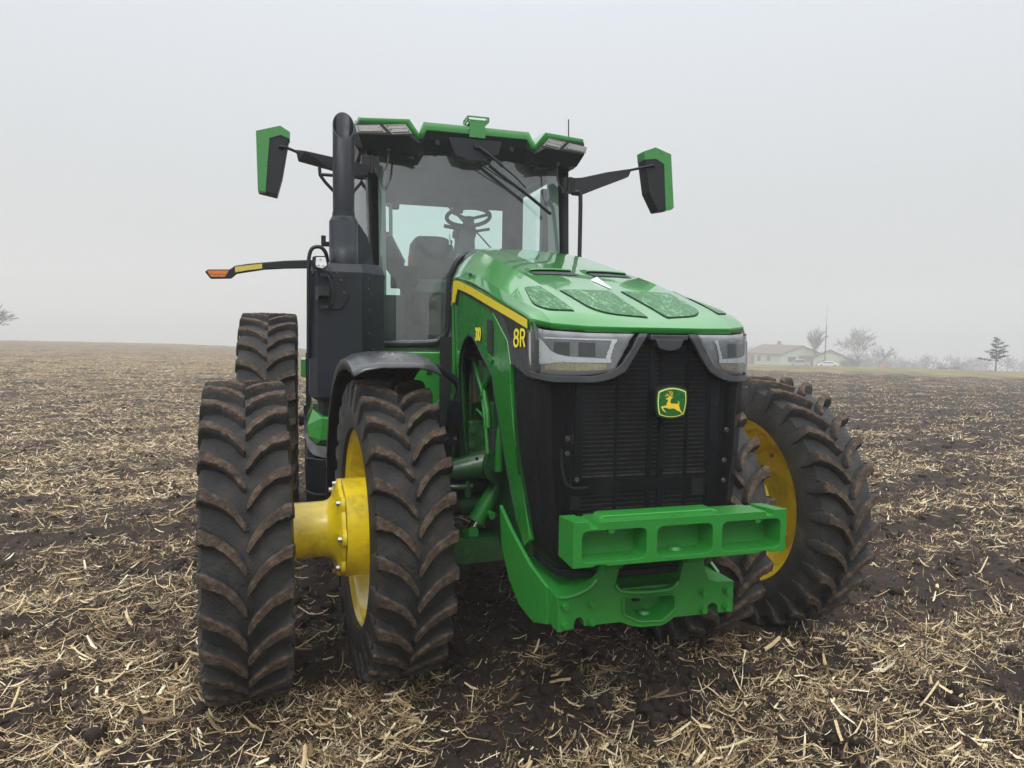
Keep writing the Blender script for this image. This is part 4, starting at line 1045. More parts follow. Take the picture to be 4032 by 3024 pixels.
# stack, collar, slanted mouth (real hollow pipe)
sx, sy = -1.005, 1.04
mb = MB(); mb.cyl((sx, sy, 2.19), (sx, sy, 2.485), .093, n=40)
mb.cyl((sx, sy, 2.485), (sx, sy, 2.515), .093, .077, n=40); mb.cyl((sx, sy, 2.515), (sx, sy, 2.545), .074, .072, n=40)
ex2 = mb.build('stack_collar', M['pipe'], ex, smooth=40)
rows = []
ztop = lambda y_: 3.10 + (y_ / .069) * .105
for (zf, r) in ((0, .069), (1, .069), (1, .064), (0, .064)):
    row = []
    for k in range(48):
        t = 2 * pi * k / 48; yy = r * sin(t)
        z = 2.53 if zf == 0 else 2.53 + (3.10 - 2.53)
        zz = ztop(yy) if zf else (2.53 if r > .066 else 2.60)
        row.append((sx + r * cos(t), sy + yy, zz))
    rows.append(row)
MB().grid(rows, closed=True).build('exhaust_stack', M['pipe'], ex, smooth=50)
MB().cyl((sx, sy, 2.60), (sx, sy, 2.61), .064, n=32).build('stack_inside', M['deep'], ex)
# fin beside the stack
mb = MB(); mb.prism([(-.905, 1.22, 2.51), (-.888, 1.22, 2.50), (-.825, 1.30, 2.424), (-.793, 1.33, 2.31), (-.775, 1.33, 2.20), (-.905, 1.22, 2.20)], (.0, .05, 0)); mb.build('heat_shield', M['pipe'], ex, smooth=0, bevel=.003)
# mounting plate, cables, work lights on the box
mb = MB(); mb.prism([(-1.119, .897, 2.125), (-1.011, .897, 2.126), (-.973, .897, 2.007), (-1.03, .897, 1.911), (-1.124, .897, 1.916)], (0, -.012, 0)); pl = mb.build('mount_plate', M['plastic'], ex, smooth=0, bevel=.003)
mb = MB()
for x, z in ((-1.03, 2.095), (-1.011, 2.018)): mb.cyl((x, .886, z), (x, .876, z), .010, .008, n=16)
mb.build('plate_bolt', M['trim'], pl, smooth=40)
mb = MB(); mb.tube([(-1.13, .86, 2.13), (-1.10, .85, 2.10), (-1.085, .86, 2.02), (-1.09, .86, 1.95), (-1.11, .87, 1.93)], .008); mb.box((-1.135, .86, 2.125), (.045, .03, .02)); mb.box((-1.135, .86, 1.925), (.045, .03, .02)); mb.tube([(-1.10, .84, 2.17), (-1.095, .83, 2.13), (-1.09, .85, 2.10)], .005)
mb.build('cable_bracket', M['rubber_hose'], pl, smooth=40)
def work_light(x, z, ang, mat_face, nm):
    e = MB(); P = [(-.040, .036), (.030, .040), (.042, -.020), (.012, -.046), (-.034, -.040), (-.044, -.02)]
    e.prism([(a, -.022, b) for a, b in P], (0, .012, 0)); e.prism([(a * .92, -.010, b * .92) for a, b in P], (0, .055, 0))
    for k in range(4): e.prism([(a * 1.0, .010 + k * .010, b * 1.0) for a, b in P], (0, .003, 0))
    o = e.build(nm, M['plastic'], ex, smooth=20, bevel=.003); o.location = (x, .835, z); o.rotation_euler = (0, 0, ang)
    f = MB(); f.prism([(a * .80, -.0235, b * .80) for a, b in P], (0, .002, 0)); fo = f.build('lamp_face', mat_face, o, smooth=0)
    if mat_face is M['lamp_white']:
        g = MB()
        for a, b in ((-.005, .018), (-.018, -.020), (.010, -.020)): g.cyl((a, -.0236, b), (a, -.030, b), .009, .006, n=16)
        g.build('led', M['chrome'], o, smooth=40)
    return o
work_light(-1.158, 2.200, R_(12), M['lamp_white'], 'work_light')
work_light(-1.158, 2.012, R_(-75), M['plastic'], 'work_light_side')
# grab rail by the box and the marker-lamp arm
MB().tube([(-1.232, .97, 1.60), (-1.230, .96, 1.90), (-1.228, .95, 2.15), (-1.225, .95, 2.24), (-1.208, .95, 2.292), (-1.177, .95, 2.308), (-1.146, .95, 2.302), (-1.121, .96, 2.270), (-1.11, 1.0, 2.22)], .0125, n=12).build('grab_rail', M['black'], T, smooth=60)
mb = MB(); mb.box((-1.13, 1.15, 2.37), (.03, .04, .07)); mb.box((-1.11, 1.15, 2.35), (.04, .04, .03)); mb.build('side_camera', M['plastic'], T, smooth=20, bevel=.004)
ar = [(-1.858, 2.137), (-1.837, 2.152), (-1.711, 2.157), (-1.679, 2.181), (-1.60, 2.197), (-1.512, 2.209), (-1.371, 2.227), (-1.20, 2.239), (-1.20, 2.184), (-1.372, 2.175), (-1.503, 2.163), (-1.67, 2.130), (-1.703, 2.099), (-1.825, 2.093)]
arm = MB().prism([(x, 1.10, z) for x, z in ar], (0, .035, 0)).build('marker_arm', M['black'], T, smooth=20, bevel=.006)
MB().prism([(x, 1.0985, z) for x, z in ((-1.842, 2.138), (-1.833, 2.145), (-1.715, 2.149), (-1.738, 2.108), (-1.822, 2.106))], (0, .003, 0)).build('marker_lens', M['amber'], arm, smooth=0)
MB().prism([(x, 1.0985, z) for x, z in ((-1.679, 2.173), (-1.60, 2.187), (-1.514, 2.200), (-1.515, 2.169), (-1.60, 2.156), (-1.677, 2.139))], (0, .003, 0)).build('marker_reflector', M['reflector'], arm, smooth=0)
mb = MB()
for k in range(5): mb.cyl((-1.815 + k * .019, 1.0978, 2.127), (-1.815 + k * .019, 1.093, 2.127), .006, .004, n=10)
mb.build('marker_led', M['amber'], arm, smooth=40)

# ---- front fenders with arm
def fender(s):
    o = empty('x', hub(.8427, s), STEER); bpy.data.objects.remove(o)
    mb = MB(); rows = []
    R0 = .900
    for k in range(33):
        th = R_(98 - 0) + (R_(186) - R_(98)) * k / 32 if False else R_(101 + (192 - 101) * k / 32 - 0)
        th = R_(70 + (196 - 70) * k / 32)
        c_, s_ = cos(pi - th), sin(pi - th)
        e0 = k / 32
        wi = .215 + .012 * min(1, e0 / .2)
        dr = -.012 * (1 - min(1, e0 / .10))
        row = []
        for (x, r) in ((-wi - .004, R0 - .075 + .03 * (1 - min(1, e0 * 6))), (-wi, R0 - .022 + dr), (-wi + .05, R0 + .006 + dr), (-wi * .4, R0 + .020 + dr), (wi * .4, R0 + .020 + dr), (wi - .05, R0 + .006 + dr), (wi, R0 - .022 + dr), (wi + .004, R0 - .06 + .03 * (1 - min(1, e0 * 6)))):
            yy = -cos(th) * r; zz = sin(th) * r
            row.append((x, yy, zz))
        rows.append(row)
    mb.grid(rows)
    f = mb.build('front_fender', M['fender'], T, smooth=30, solid=.010)
    f.location = Vector(hub(.8427, s)) + Vector((0, 0, .0)); f.rotation_euler = (0, 0, STEER)
    return f
fender(-1); fender(1)
for s in (-1, 1):
    mb = MB(); mb.tube([(s * .80, .10, 1.60), (s * .64, .10, 1.600), (s * .558, .10, 1.585), (s * .485, .10, 1.542), (s * .439, .10, 1.495), (s * .428, .10, 1.455), (s * .441, .10, 1.40), (s * .448, .10, 1.37)], .021, n=14)
    ft = mb.build('fender_tube', M['black'], T, smooth=60)
    rot = Matrix.Rotation(s * -.16, 3, 'Y') if s > 0 else Matrix.Rotation(.16, 3, 'Y')
    mb = MB(); mb.box((s * .463, .10, 1.293), (.066, .066, .215), rot); mb.box((s * .478, .10, 1.170), (.075, .075, .045), rot); mb.box((s * .485, .10, 1.13), (.03, .03, .06))
    mb.build('fender_post', M['black'], T, smooth=20, bevel=.004)
    mb = MB()
    for dx in (-.024, .024): mb.hexbolt((s * .480 + dx, .065, 1.186), (0, -.3, 1), .008, .014)
    mb.build('post_bolt', M['zinc'], ft, smooth=30)

# ---- cab
def wy(z): return 1.62 - (3.12 - z) * .12 if z > 2.3 else 1.522          # windscreen centre line: upright at the foot
A_top, A_bot = 3.13, 1.66
for s in (-1, 1):
    mb = MB()
    mb.prism([(s * .716, 1.780, 3.13), (s * .800, 1.690, 3.13), (s * .812, 1.760, 3.13), (s * .75, 1.85, 3.13)], (s * -.030, -.17, -1.47))
    pil = mb.build('cab_pillar', M['black'], T, smooth=20, bevel=.006)
    # rear posts
    mb = MB(); mb.prism([(s * .86, 2.50, 3.1), (s * .90, 2.50, 3.1), (s * .90, 2.58, 3.1), (s * .86, 2.58, 3.1)], (0, 0, -1.5)); mb.build('cab_pillar', M['black'], T, smooth=20, bevel=.006)
    mb = MB(); mb.prism([(s * .66, 3.16, 3.15), (s * .84, 3.05, 3.15), (s * .86, 3.10, 3.15), (s * .68, 3.22, 3.15)], (0, 0, -1.5)); mb.build('cab_pillar', M['dark_int'], T, smooth=20, bevel=.006)
    # side glass
    z0_, z1_ = 1.95, 3.08
    mb = MB(); mb.add([(s * .81, 1.76, z1_), (s * .875, 2.5, z1_), (s * .875, 2.5, z0_), (s * .78, 1.55, z0_)], [(0, 1, 2, 3)]); mb.add([(s * .88, 2.58, z1_), (s * .85, 3.06, z1_), (s * .85, 3.06, z0_), (s * .88, 2.58, z0_)], [(0, 1, 2, 3)])
    mb.build('side_window', M['side_glass'], T, smooth=0)
    mb = MB(); mb.prism([(s * .78, 1.55, 1.95), (s * .88, 2.55, 1.95), (s * .86, 3.1, 1.95), (s * .86, 3.1, 1.55), (s * .88, 2.55, 1.55), (s * .76, 1.45, 1.60)], (-s * .03, 0, 0)); mb.build('cab_side', M['black'], T, smooth=20)
# windscreen: one curved pane cut round the hood
def ws(x, z, off=0): return (x, wy(z) + .075 * (abs(x) / .65) ** 2 + off, z)
rows = []
for z in np.linspace(2.33, 3.13, 12): rows.append([ws(x, z) for x in np.linspace(-.715, .715, 21)])
mb = MB(); mb.grid(rows)
for s in (-1, 1):
    rows = []
    for z, xin in ((1.70, .33), (1.712, .30), (1.745, .262), (1.80, .221), (1.95, .211), (2.16, .204), (2.27, .169), (2.33, .124)):
        rows.append([ws(s * (.715 + (xin - .715) * t), z) for t in np.linspace(0, 1, 8)])
    mb.grid(rows)
wsc = mb.build('windscreen', M['glass'], T, smooth=60)
mb = MB()
for s in (-1, 1):
    e = [(.70, 1.680), (.50, 1.686), (.33, 1.694), (.27, 1.718), (.215, 1.79), (.205, 1.95), (.198, 2.16), (.163, 2.27), (.115, 2.34), (.05, 2.365), (0, 2.37)]
    mb.tube([ws(s * x, z, -.004) for x, z in e], .026, n=8, sub=3)
for s in (-1, 1):
    mb.grid([[ws(s * x, z, .004) for x in (.19, .3, .4, .5, .6, .71)] for z in (1.698, 1.625)])
mb.build('windscreen_frame', M['black'], T, smooth=50)
# frosted side bands on the screen
for s in (-1, 1):
    rows = [[ws(s * .716, z, .008), (s * .690, wy(z) + .13, z), (s * .652, wy(z) + .185, z)] for z in np.linspace(1.72, 3.10, 12)]
    MB().grid(rows).build('pillar_trim', M['band'], T, smooth=60)
# rear window, frame and lower wall
mb = MB(); mb.add([(-.66, 3.20, 2.05), (.66, 3.20, 2.05), (.66, 3.20, 3.03), (-.66, 3.20, 3.03)], [(0, 1, 2, 3)]); rw = mb.build('rear_window', M['side_glass'], T, smooth=0)
mb = MB(); mb.box((0, 3.21, 3.10), (1.5, .06, .12)); mb.box((0, 3.21, 1.85), (1.6, .06, .42)); mb.build('rear_wall', M['dark_int'], T, smooth=0)
mb = MB(); mb.tube([(.12, 3.25, 3.02), (.28, 3.25, 2.88), (.40, 3.25, 2.75)], .010); mb.tube([(.16, 3.26, 3.02), (.36, 3.26, 2.84), (.62, 3.26, 2.58)], .008); mb.build('rear_wiper', M['black'], rw, smooth=60)
# roof liner, floor
mb = MB(); mb.box((0, 2.42, 3.115), (1.5, 1.5, .03)); mb.prism([(-.70, 1.72, 3.10), (.70, 1.72, 3.10), (.70, 2.1, 3.06), (-.70, 2.1, 3.06)], (0, 0, .02))
mb.prism([(-.70, 2.7, 3.10), (-.70, 3.18, 2.99), (-.70, 3.18, 3.12)], (1.4, 0, 0))
ln_ = mb.build('roof_liner', M['liner'], T, smooth=0)
mb = MB()
for x in (-.42, .20): mb.cyl((x, 3.1, 3.02), (x, 3.1, 2.93), .055, .045, n=20)
mb.box((-.45, 2.0, 3.03), (.26, .10, .13)); mb.build('roof_speaker', M['dark_int'], ln_, smooth=40, bevel=.01)
mb = MB(); mb.box((0, 2.30, 1.62), (1.5, 1.75, .05)); mb.build('cab_floor', M['dark_int'], T, smooth=0)
# roof: green cap
roof_f = [(-.895, 1.64, 3.300), (-.86, 1.54, 3.305), (-.52, 1.46, 3.305), (-.445, 1.475, 3.215), (-.425, 1.50, 3.262), (-.405, 1.52, 3.312), (.405, 1.52, 3.312), (.425, 1.50, 3.262), (.445, 1.475, 3.215), (.52, 1.46, 3.305), (.86, 1.54, 3.305), (.895, 1.64, 3.300)]
rows = []
low = [(x, y + .006, z) for x, y, z in [(-.900, 1.64, 3.268), (-.865, 1.53, 3.270), (-.545, 1.45, 3.266), (-.452, 1.462, 3.172), (-.412, 1.475, 3.185), (-.385, 1.49, 3.252), (.385, 1.49, 3.252), (.412, 1.475, 3.185), (.452, 1.462, 3.172), (.545, 1.45, 3.266), (.865, 1.53, 3.270), (.900, 1.64, 3.268)]]
rows.append(low); rows.append(roof_f)
rows.append([(x * .985, y + .10, z + .012 + (.0 if abs(x) > .43 or abs(x) < .41 else 0)) for x, y, z in roof_f])
rows.append([(x * .97, 2.4, 3.34 if abs(x) > .5 else 3.345) for x, y, z in roof_f]); rows.append([(x * .96, 3.25, 3.30) for x, y, z in roof_f]); rows.append([(x * .97, 3.34, 3.22) for x, y, z in roof_f])
roof = MB().grid(rows).build('cab_roof', M['green'], T, smooth=20, solid=.02)
# black under-roof and front header
mb = MB()
hd = [(-.905, 1.66, 3.275), (-.868, 1.535, 3.272), (-.545, 1.462, 3.268), (-.452, 1.474, 3.174), (-.385, 1.505, 3.254), (.385, 1.505, 3.254), (.452, 1.474, 3.174), (.545, 1.462, 3.268), (.868, 1.535, 3.272), (.905, 1.66, 3.275)]
md = [(-.908, 1.66, 3.205), (-.872, 1.535, 3.185), (-.52, 1.455, 3.185), (-.440, 1.472, 3.140), (-.39, 1.53, 3.19), (.39, 1.53, 3.19), (.440, 1.472, 3.140), (.52, 1.455, 3.185), (.872, 1.535, 3.185), (.908, 1.66, 3.205)]
lw = [(-.880, 1.70, 3.145), (-.835, 1.600, 3.105), (-.52, 1.520, 3.070), (-.44, 1.540, 3.075), (-.39, 1.60, 3.12), (.39, 1.60, 3.12), (.44, 1.540, 3.075), (.52, 1.520, 3.070), (.835, 1.600, 3.105), (.880, 1.70, 3.145)]
bk_ = [(x * .97, 1.74, 3.11) for x, y, z in lw]
mb.grid([hd, md, lw, bk_])
mb.prism([(-.905, 1.66, 3.275), (-.908, 1.66, 3.205), (-.880, 1.70, 3.145), (-.85, 1.74, 3.11), (-.85, 3.25, 3.11), (-.905, 3.25, 3.25)], (.03, 0, 0)); mb.prism([(.905, 1.66, 3.275), (.908, 1.66, 3.205), (.880, 1.70, 3.145), (.85, 1.74, 3.11), (.85, 3.25, 3.11), (.905, 3.25, 3.25)], (-.03, 0, 0))
mb.box((0, 2.5, 3.20), (1.7, 1.55, .12))
mb.build('roof_underside', M['plastic'], T, smooth=15, bevel=.004)
mb = MB()       # wiper motor cover
mb.prism([(-.225, 1.50, 3.215), (.185, 1.50, 3.215), (.165, 1.50, 3.125), (.12, 1.50, 3.110), (.07, 1.50, 3.066), (-.07, 1.50, 3.060), (-.12, 1.50, 3.078), (-.165, 1.50, 3.085), (-.185, 1.50, 3.12)], (0, .12, 0))
for x in (-.30, .27): mb.cyl((x, 1.525, 3.17), (x, 1.515, 3.17), .022, .018, n=18)
mb.build('wiper_cover', M['plastic'], T, smooth=20, bevel=.006)
# roof lamps
for s in (-1, 1):
    def F(P): return [(s * x, 1.452 + max(0, (abs(x) - .50)) * .23 - .004, z) for x, z in P]
    inner = [(.690, 3.254), (.552, 3.262), (.508, 3.205), (.632, 3.196)]
    outer = [(.885, 3.244), (.735, 3.252), (.690, 3.205), (.875, 3.200)]
    for P in (inner, outer):
        c = np.mean(P, axis=0)
        fr = MB().prism(F([tuple(c + (np.array(p) - c) * 1.10) for p in P]), (0, .01, 0)).build('roof_light', M['lampframe'], T, smooth=0)
        MB().prism([(x, y - .002, z) for x, y, z in F([tuple(c + (np.array(p) - c) * .94) for p in P])], (0, .004, 0)).build('light_lens', M['grey_int'], fr, smooth=0)
        for f_ in (.30, .68):
            a = [np.array(P[0]) + (np.array(P[3]) - np.array(P[0])) * f_, np.array(P[1]) + (np.array(P[2]) - np.array(P[1])) * f_]
            a = [a[0] + (a[1] - a[0]) * .06, a[1] - (a[1] - a[0]) * .06]
            q = F([tuple(a[0] + np.array([0, .010])), tuple(a[1] + np.array([0, .010])), tuple(a[1] - np.array([0, .010])), tuple(a[0] - np.array([0, .010]))])
            MB().prism([(x, y - .006, z) for x, y, z in q], (0, .003, 0)).build('light_unit', M['lampframe'], fr, smooth=0)
    # hanging corner tabs, beacon
    MB().prism([(s * .72, 1.60, 3.11), (s * .48, 1.54, 3.07), (s * .465, 1.54, 3.045), (s * .50, 1.54, 3.048), (s * .60, 1.56, 3.075)], (0, .05, 0)).build('header_tab', M['plastic'], T, smooth=0)
    mb = MB(); mb.box((s * .836, 1.70, 3.335), (.055, .045, .022)); mb.build('roof_marker', M['black'], roof, bevel=.004)
    mb = MB(); mb.box((s * .824, 1.676, 3.337), (.018, .004, .010)); mb.box((s * .848, 1.676, 3.337), (.018, .004, .010)); mb.build('marker_lens', M['reflector'], roof)
# receiver bracket on the roof front
mb = MB(); mb.prism([(-.068, 1.490, 3.225), (.058, 1.490, 3.225), (.050, 1.490, 3.345), (-.060, 1.490, 3.345)], (0, .014, 0)); mb.box((0, 1.60, 3.345), (.12, .22, .012))
gb = mb.build('receiver_bracket', M['green'], T, smooth=20, bevel=.003)
mb = MB()
for z in (3.352, 3.378):
    mb.box((0, 1.495, z), (.165, .012, .010)); mb.box((0, 1.63, z), (.165, .012, .010))
for x in (-.078, .078): mb.box((x, 1.56, 3.352), (.012, .14, .012)); mb.box((x, 1.56, 3.378), (.012, .14, .010)); mb.box((x, 1.495, 3.365), (.014, .014, .034)); mb.box((x, 1.63, 3.365), (.014, .014, .034))
mb.build('receiver_cradle', M['green'], gb, smooth=20, bevel=.002)
MB().tube([(.745, 1.56, 3.29), (.742, 1.56, 3.45)], .005, n=8).build('antenna', M['black'], T, smooth=60)
# wipers
mb = MB(); mb.tube([(-.015, 1.482, 3.165), (.10, 1.478, 3.095), (.195, 1.49, 3.03)], .012, n=8); mb.tube([(.19, 1.49, 3.035), (.30, 1.50, 2.96), (.38, 1.50, 2.89)], .006, n=8); mb.tube([(-.012, 1.53, 3.075), (.08, 1.535, 3.02), (.165, 1.54, 2.972), (.26, 1.545, 2.925), (.34, 1.55, 2.885)], .0045, n=8)
mb.tube([(.10, 1.545, 3.045), (.25, 1.545, 2.945), (.42, 1.55, 2.84), (.61, 1.56, 2.712)], .013, n=8); mb.cyl((-.015, 1.50, 3.165), (-.015, 1.47, 3.165), .02, n=16)
mb.build('wiper', M['black'], T, smooth=60)
# mirrors
def mirror(s):
    yy = 1.40
    if s < 0:
        out = [(-1.556, 3.095), (-1.402, 3.143), (-1.340, 3.108), (-1.392, 2.806), (-1.427, 2.679), (-1.548, 2.702)]
        blk = [(-1.470, 3.052), (-1.400, 3.078), (-1.3415, 3.058), (-1.392, 2.806), (-1.427, 2.679), (-1.498, 2.698)]
    else:
        out = [(1.290, 3.203), (1.390, 3.241), (1.526, 3.199), (1.564, 2.788), (1.543, 2.770), (1.429, 2.748), (1.344, 2.894), (1.303, 3.128)]
        blk = [(1.297, 3.135), (1.395, 3.150), (1.462, 3.115), (1.490, 2.765), (1.429, 2.748), (1.344, 2.894)]
    cx = np.mean([p[0] for p in out]); cz = np.mean([p[1] for p in out])
    mb = MB(); n = len(out)
    fr = [(cx + (x - cx) * .97, yy - .055, cz + (z - cz) * .975) for x, z in out]; mid = [(x, yy, z) for x, z in out]; bk = [(x, yy + .07, z) for x, z in out]
    mb.add(fr + mid + bk, [tuple(range(n)), tuple(range(2 * n, 3 * n))] + [(i, (i + 1) % n, (i + 1) % n + n, i + n) for i in range(n)] + [(i + n, (i + 1) % n + n, (i + 1) % n + 2 * n, i + 2 * n) for i in range(n)])
    m = mb.build('mirror', M['plastic'], T, smooth=20, bevel=.006)
    if s < 0: gp = [(-1.556, 3.095), (-1.402, 3.143), (-1.340, 3.108), (-1.3415, 3.058), (-1.400, 3.078), (-1.470, 3.052), (-1.498, 2.698), (-1.548, 2.702)]
    else: gp = [(1.290, 3.203), (1.390, 3.241), (1.526, 3.199), (1.564, 2.788), (1.543, 2.770), (1.494, 2.763), (1.466, 3.115), (1.395, 3.150), (1.297, 3.135)]
    MB().prism([(cx + (x - cx) * 1.006, yy - .061, cz + (z - cz) * 1.004) for x, z in gp], (0, .125, 0)).build('mirror_cover', M['green'], m, smooth=0, bevel=.004)
    c_ = MB().prism([(cx + (x - cx) * .9, yy + .071, cz + (z - cz) * .93) for x, z in out], (0, .003, 0)).build('mirror_glass', M['chrome'], m, smooth=0)
    # bent rod, arm housing, hinge
    if s < 0:
        mb = MB(); mb.tube([(-1.41, 1.36, 2.995), (-1.395, 1.33, 3.003), (-1.36, 1.36, 3.005), (-1.29, 1.42, 2.995)], .010)
        a = [(-1.302, 3.018), (-1.24, 3.012), (-.88, 2.985), (-.80, 2.98), (-.80, 2.90), (-.90, 2.885), (-1.075, 2.915), (-1.288, 2.950)]
    else:
        mb = MB(); mb.tube([(1.39, 1.36, 3.090), (1.36, 1.33, 3.097), (1.30, 1.36, 3.085), (1.22, 1.42, 3.070)], .010)
        a = [(1.235, 3.085), (1.05, 3.055), (.86, 3.01), (.80, 3.005), (.80, 2.88), (.86, 2.875), (1.00, 2.935), (1.21, 3.020)]
    mb.build('mirror_rod', M['black'], m, smooth=60)
    MB().prism([(x, 1.42 + abs(abs(x) - 1.25) * .30, z) for x, z in a], (0, .07, 0)).build('mirror_arm', M['plastic'], T, smooth=10, bevel=.006)
    zz = 2.99 if s < 0 else 2.95
    mb = MB(); mb.box((s * .80, 1.585, zz), (.10, .05, .115)); mb.cyl((s * .772, 1.565, zz - .07), (s * .772, 1.565, zz + .06), .014, n=12); mb.box((s * .735, 1.60, zz), (.03, .05, .12))
    mb.build('mirror_hinge', M['black'], T, smooth=20, bevel=.004)
    mb = MB()
    for k in range(3):
        mb.tube([(s * .76, 1.55, zz - .02 - k * .01), (s * .725, 1.53, zz - .07 - k * .015), (s * .69, 1.53, zz - .05), (s * (.665 - k * .006), 1.55, zz + .03), (s * .655, 1.57, 3.12)], .0035, n=6)
    mb.cyl((s * .655, 1.55, 3.12), (s * .655, 1.55, 3.085), .014, n=12)
    mb.build('mirror_cable', M['rubber_hose'], T, smooth=60)
mirror(-1); mirror(1)
# ladder-side rails
MB().tube([(.77, 1.53, 2.88), (.80, 1.50, 2.885), (.825, 1.50, 2.87), (.833, 1.50, 2.83), (.835, 1.50, 2.6), (.835, 1.50, 2.2)], .017, n=12).build('door_rail', M['black'], T, smooth=60)
mb = MB(); mb.tube([(-1.126, 1.9, 3.03), (-1.13, 1.9, 2.95), (-1.036, 1.9, 2.843), (-.93, 1.9, 2.75)], .013, n=10, sub=2); mb.tube([(-1.13, 1.9, 2.955), (-.96, 1.9, 2.955), (-.815, 1.9, 2.945), (-.875, 1.9, 2.855), (-.93, 1.9, 2.75)], .013, n=10, sub=2); mb.build('mirror_brace', M['black'], T, smooth=60)

# ---- cab interior
mb = MB()                                # seat
mb.prism([(-.30, 2.75, 2.20), (-.325, 2.78, 2.40), (-.30, 2.82, 2.58), (-.24, 2.84, 2.66), (-.06, 2.84, 2.665), (.04, 2.84, 2.655), (.10, 2.82, 2.58), (.12, 2.78, 2.40), (.10, 2.75, 2.20)], (0, .11, 0))
mb.box((-.10, 2.52, 2.16), (.50, .50, .13))
seat = mb.build('driver_seat', M['seat_mat'], T, smooth=30, bevel=.03, seg=4)
mb = MB(); mb.tube([(-.245, 2.79, 2.62), (-.21, 2.765, 2.52), (-.14, 2.755, 2.475), (-.03, 2.755, 2.475), (.03, 2.765, 2.52), (.06, 2.79, 2.62)], .022, n=8); mb.box((-.10, 2.5, 1.98), (.40, .42, .28)); mb.build('seat_piping', M['dark_int'], seat, smooth=50)
MB().box((-.325, 2.72, 2.42), (.03, .03, .08)).build('belt_buckle', M['orange'], seat, bevel=.008)
mb = MB(); mb.prism([(-.085, 2.02, 2.645), (.085, 2.02, 2.645), (.09, 2.02, 2.59), (.075, 2.02, 2.54), (.095, 2.02, 2.30), (.12, 2.02, 2.0), (-.12, 2.02, 2.0), (-.09, 2.02, 2.30), (-.072, 2.02, 2.54), (-.085, 2.02, 2.59)], (0, .12, 0)); mb.prism([(-.16, 1.9, 2.1), (.16, 1.9, 2.1), (.2, 1.9, 1.65), (-.2, 1.9, 1.65)], (0, .2, 0))
clm = mb.build('steering_column', M['grey_int'], T, smooth=20, bevel=.01)
clm.location = (.035, 0, 0)
mb = MB(); cw = Vector((.02, 2.03, 2.725)); tilt = Matrix.Rotation(R_(-16), 3, 'X')
ring = [cw + tilt @ Vector((.178 * cos(t), .178 * sin(t), 0)) for t in np.linspace(0, 2 * pi, 41)]
mb.tube(ring, .017, n=10, sub=1, cap=False)
for t in (R_(205), R_(335), R_(60)): mb.tube([cw + tilt @ Vector((0, 0, -.02)), cw + tilt @ Vector((.17 * cos(t), .17 * sin(t), 0))], .013, n=8)
mb.cyl(cw + tilt @ Vector((0, 0, -.10)), cw + tilt @ Vector((0, 0, -.01)), .05, .045, n=20)
mb.build('steering_wheel', M['dark_int'], clm, smooth=60); clm.children[-1].location = (-.0, 0, 0)
mb = MB(); mb.tube([(-.05, 2.0, 2.62), (-.19, 1.98, 2.635)], .016); mb.tube([(.08, 2.0, 2.61), (.19, 1.98, 2.63)], .012); mb.box((-.09, 2.0, 2.57), (.05, .04, .05)); mb.build('column_stalk', M['dark_int'], clm, smooth=50)
MB().box((-.145, 1.98, 2.53), (.014, .003, .09)).build('key_tag', M['white'], clm)
mb = MB(); mb.prism([(-.66, 2.25, 2.60), (-.555, 2.25, 2.60), (-.43, 2.25, 2.36), (-.47, 2.25, 2.30), (-.66, 2.25, 2.30)], (0, .04, 0)); mn = mb.build('display_screen', M['grey_int'], T, smooth=20, bevel=.006)
MB().prism([(-.655, 2.247, 2.58), (-.565, 2.247, 2.58), (-.455, 2.247, 2.37), (-.48, 2.247, 2.33), (-.655, 2.247, 2.33)], (0, .002, 0)).build('screen_face', M['dark_int'], mn)
mb = MB(); mb.box((-.42, 2.45, 2.24), (.16, .55, .16)); mb.prism([(-.62, 2.2, 2.34), (-.46, 2.2, 2.36), (-.36, 2.2, 2.16), (-.40, 2.2, 2.02), (-.52, 2.2, 2.2)], (0, .1, 0)); mb.box((-.36, 2.4, 2.30), (.10, .2, .06)); mb.box((-.38, 2.5, 2.0), (.1, .2, .5)); mb.build('armrest_console', M['dark_int'], T, smooth=20, bevel=.012)
mb = MB(); mb.tube([(-.655, 1.68, 2.72), (-.632, 1.68, 2.725), (-.625, 1.68, 2.70), (-.625, 1.66, 2.52), (-.632, 1.66, 2.49), (-.655, 1.66, 2.49)], .014, n=10); mb.build('grab_handle', M['grey_int'], T, smooth=60)
mb = MB(); mb.tube([(.835, 2.0, 2.80), (.815, 2.0, 2.78), (.81, 2.0, 2.60), (.835, 2.0, 2.56)], .014, n=10); mb.build('door_handle', M['dark_int'], T, smooth=60)
mb = MB(); mb.prism([(-.74, 1.62, 2.05), (-.74, 2.7, 1.98), (-.74, 2.7, 1.65), (-.74, 1.62, 1.65)], (.22, 0, 0)); mb.box((-.33, 1.9, 1.85), (.02, .3, .4)); mb.build('side_console', M['dark_int'], T, smooth=20, bevel=.03)
mb = MB(); mb.prism([(.5, 1.8, 2.0), (.74, 1.8, 2.1), (.74, 1.8, 1.65), (.5, 1.8, 1.65)], (0, 1.0, 0)); mb.build('fender_liner', M['dark_int'], T, smooth=20, bevel=.03)
tyreF.pop('used', None) if False else None

